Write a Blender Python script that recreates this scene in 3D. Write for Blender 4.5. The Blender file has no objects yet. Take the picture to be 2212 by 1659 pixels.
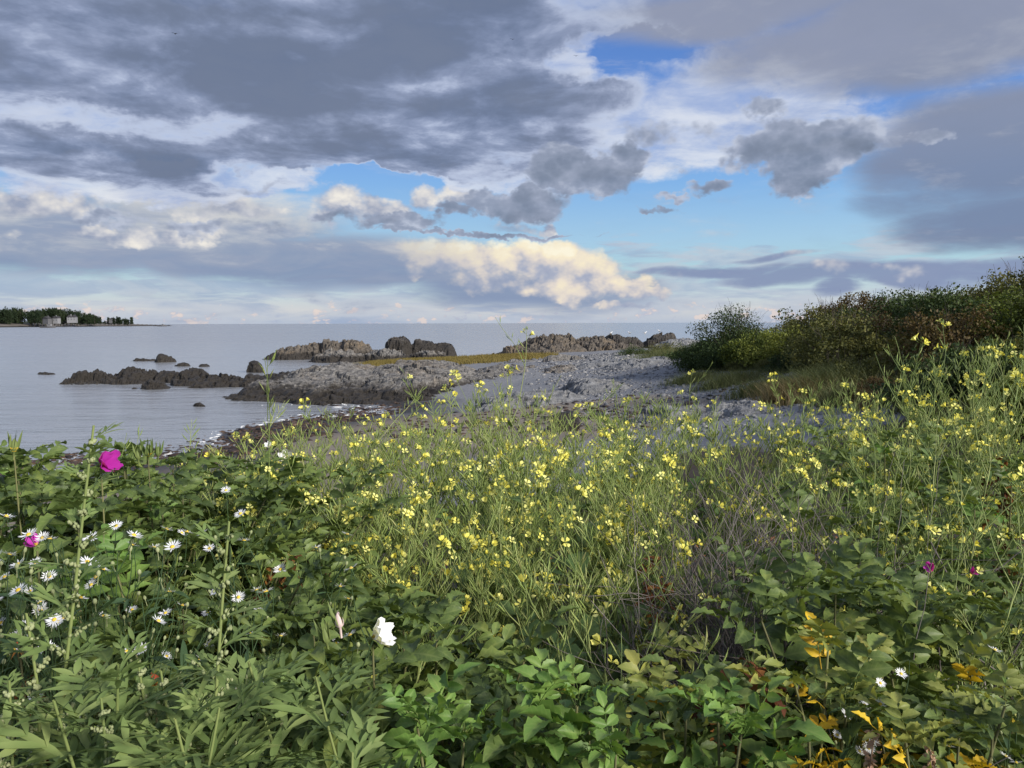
import bpy, bmesh, math, random
import numpy as np
from mathutils import Vector, Matrix, Euler

random.seed(7)
rng = np.random.default_rng(7)
scene = bpy.context.scene
COL = scene.collection
R = math.radians

# ------------------------------------------------------------------ camera
CAM_Z = 4.6                      # metres above the sea; about 1.6 above the bank
FPX = 1661.0                     # focal length for a 2212-pixel-wide picture
camd = bpy.data.cameras.new('camera')
cam = bpy.data.objects.new('camera', camd)
COL.objects.link(cam)
camd.sensor_width = 36.0
camd.lens = 36.0 * FPX / 2212.0
camd.clip_start = 0.05
camd.clip_end = 60000
CAM_ROT = Matrix.Rotation(R(90 - 4.53), 4, 'X') @ Matrix.Rotation(R(-0.155), 4, 'Z')
cam.matrix_world = Matrix.Translation((0, 0, CAM_Z)) @ CAM_ROT
scene.camera = cam


def ray(px, py):
    """direction of a pixel of the 2212 x 1659 photograph, scaled to y = 1"""
    d = CAM_ROT.to_3x3() @ Vector(((px - 1106) / FPX, (829.5 - py) / FPX, -1))
    return d / d.y


def at(px, py, dist):
    """the point seen at a pixel, dist metres ahead"""
    d = ray(px, py) * dist
    return Vector((d.x, d.y, d.z + CAM_Z))


def azel(px, py):
    d = ray(px, py).normalized()
    return math.degrees(math.atan2(d.x, d.y)), math.degrees(math.asin(d.z))


# ------------------------------------------------------------------ render look
scene.render.engine = 'CYCLES'
scene.cycles.use_denoising = True
scene.cycles.denoiser = 'OPENIMAGEDENOISE'
scene.cycles.denoising_input_passes = 'RGB_ALBEDO_NORMAL'
scene.cycles.max_bounces = 6
scene.cycles.diffuse_bounces = 3
scene.cycles.glossy_bounces = 3
scene.cycles.transmission_bounces = 4
scene.cycles.transparent_max_bounces = 4
vs = scene.view_settings
vs.view_transform = 'Standard'
vs.look = 'None'
vs.exposure = 0.7
vs.gamma = 1.0
vs.use_curve_mapping = False


def lin(r, g, b):
    f = lambda c: (c / 12.92 if c <= 0.04045 else ((c + 0.055) / 1.055) ** 2.4)
    return (f(r / 255.0), f(g / 255.0), f(b / 255.0))


# ------------------------------------------------------------------ a small language for node trees
class S:
    """a socket with arithmetic"""
    tree = None

    def __init__(self, sock):
        self.s = sock

    @staticmethod
    def put(n, i, v):
        if isinstance(v, S):
            S.tree.links.new(v.s, n.inputs[i])
        elif isinstance(v, (tuple, list)) and len(v) == 3 and n.inputs[i].type == 'RGBA':
            n.inputs[i].default_value = (*v, 1)
        else:
            n.inputs[i].default_value = v

    @staticmethod
    def math(op, *a, clamp=False):
        n = S.tree.nodes.new('ShaderNodeMath')
        n.operation = op
        n.use_clamp = clamp
        for i, v in enumerate(a):
            S.put(n, i, v)
        return S(n.outputs[0])

    def __add__(a, b): return S.math('ADD', a, b)
    def __radd__(a, b): return S.math('ADD', b, a)
    def __sub__(a, b): return S.math('SUBTRACT', a, b)
    def __rsub__(a, b): return S.math('SUBTRACT', b, a)
    def __mul__(a, b): return S.math('MULTIPLY', a, b)
    def __rmul__(a, b): return S.math('MULTIPLY', b, a)
    def __truediv__(a, b): return S.math('DIVIDE', a, b)
    def __rtruediv__(a, b): return S.math('DIVIDE', b, a)


def vmath(op, *a):
    n = S.tree.nodes.new('ShaderNodeVectorMath')
    n.operation = op
    for i, v in enumerate(a):
        S.put(n, i, v)
    return S(n.outputs['Value'] if op in ('DOT_PRODUCT', 'LENGTH', 'DISTANCE') else n.outputs[0])


def vec(x, y, z):
    n = S.tree.nodes.new('ShaderNodeCombineXYZ')
    for i, v in enumerate((x, y, z)):
        S.put(n, i, v)
    return S(n.outputs[0])


def sep(v):
    n = S.tree.nodes.new('ShaderNodeSeparateXYZ')
    S.put(n, 0, v)
    return S(n.outputs[0]), S(n.outputs[1]), S(n.outputs[2])


def sstep(lo, hi, x):
    n = S.tree.nodes.new('ShaderNodeMapRange')
    n.interpolation_type = 'SMOOTHSTEP'
    S.put(n, 0, x)
    n.inputs[1].default_value = lo
    n.inputs[2].default_value = hi
    return S(n.outputs[0])


def noise(v, scale, detail=5.0, rough=0.55, dist=0.0, color=False, lac=2.0):
    n = S.tree.nodes.new('ShaderNodeTexNoise')
    n.noise_dimensions = '3D'
    S.put(n, 'Vector', v)
    n.inputs['Scale'].default_value = scale
    n.inputs['Detail'].default_value = detail
    n.inputs['Roughness'].default_value = rough
    n.inputs['Distortion'].default_value = dist
    n.inputs['Lacunarity'].default_value = lac
    return S(n.outputs['Color' if color else 'Fac'])


def mix(f, a, b):
    n = S.tree.nodes.new('ShaderNodeMix')
    n.data_type = 'RGBA'
    n.clamp_factor = True
    S.put(n, 0, f)
    S.put(n, 6, a)
    S.put(n, 7, b)
    return S(n.outputs[2])


def ramp(x, stops):
    n = S.tree.nodes.new('ShaderNodeValToRGB')
    S.put(n, 0, x)
    e = n.color_ramp.elements
    while len(e) > 1:
        e.remove(e[-1])
    e[0].position = stops[0][0]
    e[0].color = (*stops[0][1], 1)
    for p, c in stops[1:]:
        k = e.new(p)
        k.color = (*c, 1)
    return S(n.outputs[0])


# ------------------------------------------------------------------ sky
SUN_AZ, SUN_EL = 128.0, 24.0     # behind the camera to the right
world = bpy.data.worlds.new('World')
scene.world = world
world.use_nodes = True
wt = world.node_tree
wt.nodes.clear()
S.tree = wt
tc = wt.nodes.new('ShaderNodeTexCoord')
D = vmath('NORMALIZE', S(tc.outputs['Generated']))
dx, dy, dz = sep(D)
AZ = S.math('ARCTAN2', dx, dy) * (180 / math.pi)
EL = S.math('ARCSINE', dz) * (180 / math.pi)
up = S.math('MAXIMUM', dz, 0.0)

sky = wt.nodes.new('ShaderNodeTexSky')
sky.sky_type = 'NISHITA'
sky.sun_disc = False
sky.sun_elevation = R(SUN_EL)
sky.sun_rotation = R(SUN_AZ)
sky.air_density = 1.0
sky.dust_density = 0.6
sky.ozone_density = 2.0
clear = vmath('MULTIPLY', S(sky.outputs[0]), (0.088, 0.094, 0.112))

# deck coordinates: a flat layer seen in perspective, flattening towards the horizon
k = 1.0 / (up + 0.16)
DECK = vec(dx * k, dy * k, up * 1.5)
BAND = vec(dx * 1.0, dy * 1.0, dz * 5.0)          # long level streaks
PUFF = vec(dx * 1.0, dy * 1.0, dz * 1.35)          # heaped clouds
w1 = vmath('SUBTRACT', noise(PUFF, 5.0, 2.0, 0.55, color=True), (0.5, 0.5, 0.5))
w2 = vmath('SUBTRACT', noise(PUFF, 19.0, 4.0, 0.62, color=True), (0.5, 0.5, 0.5))
AE = vec(AZ, EL, 0.0)
AEs = vmath('MULTIPLY_ADD', w1, (9.0, 2.6, 0.0), AE)
AEw = vmath('MULTIPLY_ADD', w2, (4.2, 3.0, 0.0), vmath('MULTIPLY_ADD', w1, (6.0, 3.0, 0.0), AE))


def worley(v, scale, detail=2.0, rough=0.5):
    n = S.tree.nodes.new('ShaderNodeTexVoronoi')
    n.feature = 'F1'
    S.put(n, 'Vector', v)
    n.inputs['Scale'].default_value = scale
    n.inputs['Detail'].default_value = detail
    n.inputs['Roughness'].default_value = rough
    return S(n.outputs['Distance'])


def blobs(lst, coord=None):
    """union of soft ellipses, each (x, y, rx, ry, weight) measured on the photograph"""
    acc = None
    for (x, y, rx, ry, w) in lst:
        a, e = azel(x, y)
        ra = (azel(x + rx, y)[0] - azel(x - rx, y)[0]) / 2
        re = (azel(x, y - ry)[1] - azel(x, y + ry)[1]) / 2
        n = vmath('MULTIPLY_ADD', coord or AEw, (1 / ra, 1 / re, 0), (-a / ra, -e / re, 0))
        r2 = vmath('DOT_PRODUCT', n, n)
        b = S.math('MULTIPLY_ADD', r2, -w, w)
        acc = S.math('MAXIMUM', b, 0.0 if acc is None else acc)
    return acc

# clear air: bluer above, teal then cream towards the sea
lowair = ramp(EL / 14.0, [(0.0, lin(182, 192, 208)), (0.07, lin(208, 210, 212)), (0.16, lin(194, 212, 218)), (0.27, lin(176, 210, 220)),
                          (0.42, lin(164, 202, 228)), (0.7, lin(132, 180, 230)), (1.0, lin(108, 160, 230))])
air = mix(sstep(9.0, 20.0, EL), lowair, mix(0.5, clear, lin(84, 138, 226)))

# fields that every part of the sky uses
n_deck = noise(DECK, 1.35, 8.0, 0.57, 0.45)
n_deck2 = noise(vmath('ADD', DECK, (7.3, 2.1, 4.0)), 4.2, 5.0, 0.6, 0.25)
deck0 = n_deck * 0.74 + n_deck2 * 0.26
DECK_RAMP = [(0.0, lin(196, 206, 226)), (0.2, lin(174, 185, 210)), (0.45, lin(144, 156, 184)), (0.75, lin(122, 135, 163)), (1.0, lin(107, 120, 146))]


def deck_layer(col, dens):
    da = sstep(0.33, 0.56, dens)
    core = sstep(0.38, 0.82, dens + (n_deck2 - 0.5) * 0.5)
    return mix(da * 0.96, col, ramp(core, DECK_RAMP))


def veil_layer(col, f):
    """thin high white cloud"""
    return mix(sstep(0.36, 0.62, f) * 0.85, col, mix(sstep(0.3, 0.7, n_deck2), lin(160, 178, 216), lin(224, 228, 236)))


# --- the sky all round and overhead: the same broken deck over thin white cloud
far_col = deck_layer(veil_layer(air, 0.95 - n_deck + (n_deck2 - 0.5) * 0.5), deck0 + 0.03 - 0.5 * sstep(11.0, 4.0, EL))
far_col = mix(sstep(0.0, -2.0, EL), far_col, lin(120, 128, 150))

# --- the quarter the camera looks at, cloud by cloud
col = air
n_band = noise(vec(dx, dy, dz * 4.0), 7.0, 6.0, 0.6, 0.5)
n_fine = noise(PUFF, 38.0, 5.0, 0.62, 0.3)


def puff(o):
    v = vmath('ADD', PUFF, o)
    return (1.0 - worley(v, 21.0, 3.0, 0.55)) * 0.5 + noise(v, 13.0, 4.0, 0.55) * 0.5


n_puff = puff((0.0, 0.0, 0.0))
lit = (n_puff - puff((0.010, -0.004, 0.022))) * 3.2     # faces turned up to the light
pf = n_puff - 0.52

# long level streaks above the horizon
st = noise(vec(dx, dy, dz * 7.0), 8.0, 6.0, 0.6, 0.4)
streak = sstep(0.45, 0.60, st + 0.05 * sstep(6.5, 2.0, EL) - 0.5 * sstep(5.0, 8.5, EL))
col = mix(streak * 0.7, col, mix(sstep(0.35, 0.65, n_band), lin(150, 168, 198), lin(198, 204, 214)))
# a row of small far cumulus on the horizon
hc = noise(vec(dx, dy, dz * 1.8), 46.0, 4.0, 0.6)
hcm = sstep(0.53, 0.62, hc - 0.25 * sstep(0.7, 2.6, EL))
col = mix(hcm * 0.6, col, mix(sstep(0.52, 0.66, hc + lit * 0.05), lin(166, 174, 200), lin(240, 218, 204)))

# rain veil and far grey bank, left and middle, with a cream upper edge
v = blobs([(60, 505, 620, 105, 1.0), (420, 475, 420, 90, 1.0), (520, 540, 560, 70, 1.0), (860, 572, 480, 66, 1.0), (1130, 620, 330, 70, 0.9), (-500, 540, 700, 120, 0.9)], AEs)
va = sstep(0.0, 0.75, v + (n_band - 0.5) * 1.0)
vc = ramp((EL - 3.0) * 0.14 + (n_band - 0.5) * 1.3 + (st - 0.5) * 0.5, [(0.0, lin(134, 150, 180)), (0.3, lin(150, 161, 184)), (0.55, lin(188, 192, 200)), (1.0, lin(230, 225, 216))])
col = mix(va * 0.95, col, vc)

# tall lit shower cloud over the sea
t = blobs([(980, 555, 210, 52, 0.9), (1150, 552, 220, 52, 1.2), (1270, 585, 140, 62, 1.2), (1345, 615, 80, 40, 1.1),
           (1240, 615, 150, 48, 1.0), (1400, 638, 40, 20, 0.9), (1100, 600, 160, 50, 0.7), (880, 590, 60, 26, 0.6), (1330, 664, 100, 12, 0.7)])
ta = sstep(-0.02, 0.55, t + pf * 0.75)
tl = lit * 0.24 + pf * 0.36 + (n_fine - 0.5) * 0.35 + (EL - 3.2) * 0.11 + 0.54 + sstep(-4.0, 5.0, AZ) * 0.12
tcol = ramp(tl, [(0.0, lin(140, 152, 182)), (0.3, lin(172, 178, 196)), (0.58, lin(226, 216, 206)), (0.85, lin(246, 234, 206)), (1.0, lin(250, 243, 220))])
col = mix(ta * (sstep(-13.0, 2.0, AZ) * 0.7 + 0.3), col, tcol)

# low level streaky heaps on the right
r = blobs([(1560, 582, 200, 20, 1.0), (1700, 598, 220, 26, 1.0), (1940, 590, 280, 34, 1.0), (2150, 586, 240, 34, 1.0),
           (1830, 622, 80, 24, 1.0), (1700, 552, 170, 10, 0.7), (2500, 590, 320, 42, 1.0)], AEs)
ra_ = sstep(0.0, 0.70, r + (n_band - 0.5) * 1.5 + pf * 0.4 + (st - 0.5) * 0.8)
rc = mix(sstep(0.0, 1.0, lit * 0.35 + pf * 0.9 + (EL - 3.4) * 0.2 + 0.1), lin(133, 147, 180), lin(206, 204, 208))
col = mix(ra_ * 0.92, col, rc)

# white heaps low behind the deck, left
h = blobs([(740, 445, 100, 46, 1.0), (810, 460, 110, 38, 1.0), (915, 440, 56, 40, 1.0), (985, 425, 60, 36, 0.9), (1210, 482, 40, 26, 1.0),
           (1120, 482, 110, 18, 0.8), (80, 425, 200, 44, 1.0), (320, 420, 190, 40, 0.9), (500, 450, 190, 40, 0.9), (240, 500, 330, 30, 0.8), (480, 500, 160, 24, 0.7)])
ha = sstep(0.0, 0.60, h + pf * 1.1 + (n_band - 0.5) * 0.5)
hcol = ramp(lit * 0.34 + pf * 0.7 + (n_fine - 0.5) * 0.5 + (n_band - 0.5) * 1.2 + 0.52, [(0.0, lin(148, 158, 182)), (0.4, lin(198, 200, 208)), (0.75, lin(232, 228, 222)), (1.0, lin(246, 241, 230))])
col = mix(ha, col, hcol)

# thin high white cloud, all across the upper half
c = blobs([(1500, 250, 420, 130, 0.30), (1300, 340, 260, 110, 0.25), (1740, 215, 100, 50, 0.5), (1265, 150, 70, 40, 0.35),
           (1900, 300, 140, 50, 0.2), (500, 100, 700, 200, 0.22), (400, 270, 560, 80, 0.35), (260, 395, 420, 60, 0.75), (560, 390, 160, 40, 0.7), (1150, 430, 160, 60, 0.5), (1020, 390, 90, 40, 0.6)], AEw)
blue = blobs([(1400, 100, 110, 42, 0.36), (430, -8, 90, 26, 0.3), (1300, 150, 50, 30, 0.15), (830, 395, 150, 30, 0.3), (1880, 190, 90, 40, 0.12)], AEw)
col = veil_layer(col, n_deck2 * 0.6 + n_fine * 0.25 + c - blue - 0.35 * sstep(12.0, 8.0, EL) + 0.0)

# wide smooth grey sheet on the right
g = blobs([(2150, 330, 400, 170, 1.0), (2000, 70, 620, 150, 1.0), (1560, 20, 460, 90, 0.9), (2250, 470, 400, 90, 1.0), (2060, 300, 260, 130, 0.8), (2000, 440, 220, 60, 0.6),
           (2700, 300, 600, 260, 1.0)], AEs)
ga = sstep(0.0, 0.75, g + (n_deck - 0.5) * 1.0 + (n_band - 0.5) * 0.5)
gc = mix(sstep(7.0, 17.0, EL), lin(119, 135, 166), lin(146, 153, 174))
gc = mix(sstep(0.40, 0.70, deck0) * 0.5, gc, lin(128, 138, 160))
gc = mix(sstep(0.52, 0.72, n_deck2) * 0.4, gc, lin(168, 174, 190))
col = mix(ga * 0.95, col, gc)

# the broken grey deck overhead, with bright gaps
gap = blobs([(330, 70, 130, 60, 0.12), (640, 60, 160, 40, 0.13), (200, 262, 330, 40, 0.20), (560, 285, 240, 36, 0.13), (760, 70, 90, 30, 0.1),
             (1150, 200, 60, 40, 0.08), (1400, 115, 170, 66, 0.34), (1270, 140, 90, 40, 0.22), (560, 378, 170, 20, 0.2), (850, 398, 170, 28, 0.5), (1480, 330, 330, 180, 0.22),
             (1750, 430, 520, 120, 0.5), (1500, 480, 420, 70, 0.5), (1950, 260, 200, 100, 0.2), (1180, 300, 60, 50, 0.12)], AEw)
dens = (deck0 - 0.5) * 1.6 + 0.555 + blobs([(560, 150, 800, 200, 0.12), (1020, 130, 420, 240, 0.30), (980, 310, 420, 90, 0.12), (100, 340, 420, 50, 0.14)], AEs) - gap
dens = dens - 0.5 * sstep(11.6, 7.4, EL + (n_band - 0.5) * 4.0 + AZ * -0.03) - 0.5 * sstep(7.0, 19.0, AZ + (n_deck - 0.5) * 14.0)
col = deck_layer(col, dens)

# separate dark heaps and their ragged flat bases
m = blobs([(1250, 380, 160, 66, 1.2), (1110, 440, 190, 44, 1.1), (1330, 340, 90, 50, 1.0), (1000, 462, 80, 24, 0.9),
           (1750, 320, 165, 100, 1.3), (1640, 320, 130, 56, 1.0), (1730, 395, 110, 44, 1.0), (1650, 240, 70, 46, 0.9), (1970, 312, 75, 30, 0.7), (1890, 330, 60, 30, 0.6),
           (1530, 392, 70, 24, 0.9), (1460, 412, 44, 14, 0.7), (1430, 440, 80, 12, 0.75), (1480, 358, 30, 16, 0.6), (1400, 290, 230, 50, 0.55), (1560, 160, 120, 30, 0.45),
           (860, 482, 210, 24, 0.95), (720, 468, 80, 22, 0.8), (1000, 501, 320, 10, 1.0), (1220, 500, 150, 7, 0.8),
           (480, 488, 260, 24, 0.75), (230, 466, 280, 20, 0.7), (120, 400, 200, 12, 0.4), (560, 400, 140, 14, 0.5)])
ma = sstep(0.08, 0.46, m + pf * 1.05 + (n_fine - 0.5) * 0.3)
mc = ramp(m * 0.6 + pf * 0.8 + (n_deck2 - 0.5) * 0.7 + 0.08 - lit * 0.34, [(0.0, lin(186, 194, 212)), (0.25, lin(150, 160, 182)), (0.55, lin(126, 138, 160)), (1.0, lin(104, 116, 137))])
col = mix(ma * 0.96, col, mc)
col = mix(sstep(0.0, -2.0, EL), col, lin(120, 128, 150))

win = sstep(52.0, 42.0, S.math('ABSOLUTE', AZ)) * sstep(40.0, 30.0, EL) * sstep(-4.0, -3.0, EL)
bg1 = wt.nodes.new('ShaderNodeBackground')
wt.links.new(far_col.s, bg1.inputs[0])
bg2 = wt.nodes.new('ShaderNodeBackground')
wt.links.new(col.s, bg2.inputs[0])
bg1.inputs[1].default_value = bg2.inputs[1].default_value = 0.625
bmix = wt.nodes.new('ShaderNodeMixShader')
wt.links.new(win.s, bmix.inputs[0])
wt.links.new(bg1.outputs[0], bmix.inputs[1])
wt.links.new(bg2.outputs[0], bmix.inputs[2])
wo = wt.nodes.new('ShaderNodeOutputWorld')
wt.links.new(bmix.outputs[0], wo.inputs[0])
world.cycles.sampling_method = 'MANUAL'
world.cycles.sample_map_resolution = 512

# ------------------------------------------------------------------ sun, softened by cloud
sund = bpy.data.lights.new('sun', 'SUN')
sund.energy = 3.8
sund.angle = R(12)
sund.color = (1.0, 0.94, 0.85)
sun = bpy.data.objects.new('sun', sund)
COL.objects.link(sun)
sv = Vector((math.sin(R(SUN_AZ)) * math.cos(R(SUN_EL)), math.cos(R(SUN_AZ)) * math.cos(R(SUN_EL)), math.sin(R(SUN_EL))))
sun.rotation_euler = (-sv).to_track_quat('-Z', 'Y').to_euler()
sun.location = sv * 30

# ------------------------------------------------------------------ mesh tools
def _hash(ix, iy, iz):
    h = (ix * 374761393 + iy * 668265263 + iz * 2147483647) & 0xFFFFFFFF
    h = ((h ^ (h >> 13)) * 1274126177) & 0xFFFFFFFF
    h = h ^ (h >> 16)
    return (h & 0xFFFF) / 32767.5 - 1.0


def vnoise(x, y, z=0.0):
    """smooth value noise in -1..1 for arrays"""
    x = np.asarray(x, float); y = np.asarray(y, float); z = np.zeros_like(x) + z
    ix = np.floor(x).astype(np.int64); iy = np.floor(y).astype(np.int64); iz = np.floor(z).astype(np.int64)
    fx, fy, fz = x - ix, y - iy, z - iz
    u, v, w = (f * f * f * (f * (f * 6 - 15) + 10) for f in (fx, fy, fz))
    r = 0.0
    for a in (0, 1):
        for b in (0, 1):
            for c in (0, 1):
                r = r + _hash(ix + a, iy + b, iz + c) * (u if a else 1 - u) * (v if b else 1 - v) * (w if c else 1 - w)
    return r


def fbm(x, y, z=0.0, octaves=4, gain=0.5):
    s, a, t = 0.0, 1.0, 0.0
    for k in range(octaves):
        s = s + a * vnoise(x * 2 ** k + 17.3 * k, y * 2 ** k - 9.1 * k, z * 2 ** k + 3.7 * k)
        t += a
        a *= gain
    return s / t


def make_mesh(name, verts, faces, mats=None, smooth=True, fmat=None):
    """verts (n,3); faces: list of arrays of triangles or quads"""
    me = bpy.data.meshes.new(name)
    verts = np.asarray(verts, np.float32)
    if not isinstance(faces, list):
        faces = [faces]
    faces = [np.asarray(f, np.int32) for f in faces if len(f)]
    loops = np.concatenate([f.ravel() for f in faces])
    tot = np.concatenate([np.full(len(f), f.shape[1], np.int32) for f in faces])
    st = np.concatenate([[0], np.cumsum(tot)[:-1]]).astype(np.int32)
    me.vertices.add(len(verts)); me.vertices.foreach_set('co', verts.ravel())
    me.loops.add(len(loops)); me.loops.foreach_set('vertex_index', loops)
    me.polygons.add(len(tot)); me.polygons.foreach_set('loop_start', st); me.polygons.foreach_set('loop_total', tot)
    me.polygons.foreach_set('use_smooth', np.full(len(tot), bool(smooth)))
    for m in (mats if isinstance(mats, (list, tuple)) else [mats]):
        if m is not None:
            me.materials.append(m)
    if fmat is not None:
        me.polygons.foreach_set('material_index', np.asarray(fmat, np.int32))
    me.update()
    return me


def link(name, data, parent=None, loc=None, rot=None, scale=None):
    o = bpy.data.objects.new(name, data)
    COL.objects.link(o)
    if parent is not None:
        o.parent = parent
    if loc is not None: o.location = loc
    if rot is not None: o.rotation_euler = rot
    if scale is not None: o.scale = (scale,) * 3 if isinstance(scale, (int, float)) else scale
    return o


def tag(o, label=None, cat=None, group=None, kind=None):
    if label: o['label'] = label
    if cat: o['category'] = cat
    if group: o['group'] = group
    if kind: o['kind'] = kind
    return o


KIDS = {}


def copy_tree(o, parent=None):
    c = o.copy()
    COL.objects.link(c)
    c.parent = parent
    for ch in KIDS.get(o, ()):
        copy_tree(ch, c)
    return c


class Geo:
    """collects shapes that become one mesh"""
    def __init__(self):
        self.v, self.f, self.m, self.n = [], {3: [], 4: []}, {3: [], 4: []}, 0
        self.uv = []

    def add(self, verts, faces, mi=0, uv=None):
        verts = np.asarray(verts, float).reshape(-1, 3)
        if not isinstance(faces, list):
            faces = [faces]
        for f in faces:
            f = np.asarray(f, int)
            if len(f):
                self.f[f.shape[1]].append(f + self.n)
                self.m[f.shape[1]].append(np.full(len(f), mi))
        self.v.append(verts); self.n += len(verts)
        self.uv.append(np.full((len(verts), 2), -1.0) if uv is None else uv)

    def tube(self, pts, rad, sides=5, mi=0):
        pts = np.asarray(pts, float)
        n = len(pts)
        rad = np.broadcast_to(np.asarray(rad, float), (n,))
        t = np.gradient(pts, axis=0)
        t /= np.linalg.norm(t, axis=1, keepdims=True) + 1e-9
        ref = np.array([0.31, 0.83, 0.46])
        a = np.cross(t, ref); a /= np.linalg.norm(a, axis=1, keepdims=True) + 1e-9
        b = np.cross(t, a)
        th = np.arange(sides) * 2 * math.pi / sides
        ring = a[:, None] * np.cos(th)[None, :, None] + b[:, None] * np.sin(th)[None, :, None]
        v = (pts[:, None] + ring * rad[:, None, None]).reshape(-1, 3)
        i = np.arange(n - 1)[:, None] * sides
        j = np.arange(sides)[None]; k = (j + 1) % sides
        f = np.stack([i + j, i + k, i + sides + k, i + sides + j], -1).reshape(-1, 4)
        self.add(v, f, mi)

    def inst(self, verts, faces, mats3):
        """many copies of a small shape: mats3 (m,4,4)"""
        verts = np.asarray(verts, float); faces = np.asarray(faces, int)
        m = len(mats3)
        v = np.einsum('mij,nj->mni', mats3[:, :3, :3], verts) + mats3[:, None, :3, 3]
        f = (faces[None] + (np.arange(m) * len(verts))[:, None, None]).reshape(-1, faces.shape[1])
        self.add(v.reshape(-1, 3), f)

    def mesh(self, name, mats, smooth=True):
        fs, ms = [], []
        for k in (3, 4):
            if self.f[k]:
                fs.append(np.concatenate(self.f[k])); ms.append(np.concatenate(self.m[k]))
        me = make_mesh(name, np.concatenate(self.v), fs, mats, smooth, np.concatenate(ms))
        u_ = np.concatenate(self.uv)
        if (u_ >= 0).any():
            at_ = me.attributes.new('blade', 'FLOAT_VECTOR', 'POINT')
            at_.data.foreach_set('vector', np.column_stack([u_, np.zeros(len(u_))]).astype(np.float32).ravel())
        return me


def grid_faces(nu, nv):
    i, j = np.meshgrid(np.arange(nu - 1), np.arange(nv - 1), indexing='ij')
    a = (i * nv + j).ravel()
    return np.stack([a, a + nv, a + nv + 1, a + 1], -1)


# ------------------------------------------------------------------ materials
def material(name, fn, rough=0.7, spec=0.3, bump=None):
    m = bpy.data.materials.new(name)
    m.use_nodes = True
    t = m.node_tree
    S.tree = t
    p = t.nodes['Principled BSDF']
    p.inputs['Specular IOR Level'].default_value = spec
    S.put(p, 'Roughness', rough)
    out = fn()
    if isinstance(out, dict):
        for k_, v_ in out.items():
            if k_ == 'height':
                b = t.nodes.new('ShaderNodeBump')
                b.inputs['Strength'].default_value = bump[0]
                b.inputs['Distance'].default_value = bump[1]
                t.links.new(v_.s, b.inputs['Height'])
                t.links.new(b.outputs[0], p.inputs['Normal'])
            else:
                S.put(p, k_, v_)
    else:
        S.put(p, 'Base Color', out)
    return m


def leaf_material(name, stops, rough=0.55, trans=0.28, spec=0.35, back=None, scale=18.0, vein=0.0):
    """foliage: colour differs from leaf to leaf and a little across each, some light passes through"""
    m = bpy.data.materials.new(name)
    m.use_nodes = True
    t = m.node_tree
    S.tree = t
    p = t.nodes['Principled BSDF']
    oi = t.nodes.new('ShaderNodeObjectInfo')
    tcn = t.nodes.new('ShaderNodeTexCoord')
    r = S(oi.outputs['Random'])
    geo = t.nodes.new('ShaderNodeNewGeometry')
    isl = S(geo.outputs['Random Per Island'])
    n = noise(S(tcn.outputs['Object']), scale, 2.0, 0.6)
    c = ramp(r * 0.45 + isl * 0.35 + (n - 0.5) * 0.9 + 0.1, stops)
    if vein:
        bt, bc, _z = sep(attr('blade', 'Vector'))
        ab = S.math('ABSOLUTE', bc - 0.5) * 2.0
        rib = sstep(0.20, 0.02, ab)
        side = sstep(0.55, 1.0, S.math('SINE', (bt - ab * 0.22) * 44.0))
        on_leaf = sstep(-0.5, -0.1, bt)
        c = mix(S.math('MAXIMUM', rib, side * 0.55) * vein * on_leaf, c, mix(0.5, vmath('MULTIPLY', c, (1.9, 1.7, 1.7)), (0.14, 0.17, 0.07)))
        c = mix(sstep(0.80, 1.0, ab) * vein * 0.5 * on_leaf, c, vmath('MULTIPLY', c, (1.5, 1.4, 1.2)))
    S.put(p, 'Base Color', c)
    p.inputs['Roughness'].default_value = rough
    p.inputs['Specular IOR Level'].default_value = spec
    tr = t.nodes.new('ShaderNodeBsdfTranslucent')
    tint = vmath('MULTIPLY', c, (1.35, 1.25, 0.55))
    t.links.new(tint.s, tr.inputs[0])
    mx = t.nodes.new('ShaderNodeMixShader')
    mx.inputs[0].default_value = trans
    t.links.new(p.outputs[0], mx.inputs[1])
    t.links.new(tr.outputs[0], mx.inputs[2])
    t.links.new(mx.outputs[0], t.nodes['Material Output'].inputs[0])
    return m


def obj_coord(kind='Object'):
    n = S.tree.nodes.new('ShaderNodeTexCoord')
    return S(n.outputs[kind])


def position():
    n = S.tree.nodes.new('ShaderNodeNewGeometry')
    return S(n.outputs['Position'])


def attr(name, out='Color'):
    n = S.tree.nodes.new('ShaderNodeAttribute')
    n.attribute_name = name
    return S(n.outputs[out])

# ------------------------------------------------------------------ ground
def px_pt(px, py, d):
    p = at(px, py, d)
    return (p.x, p.y, p.z)


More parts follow.
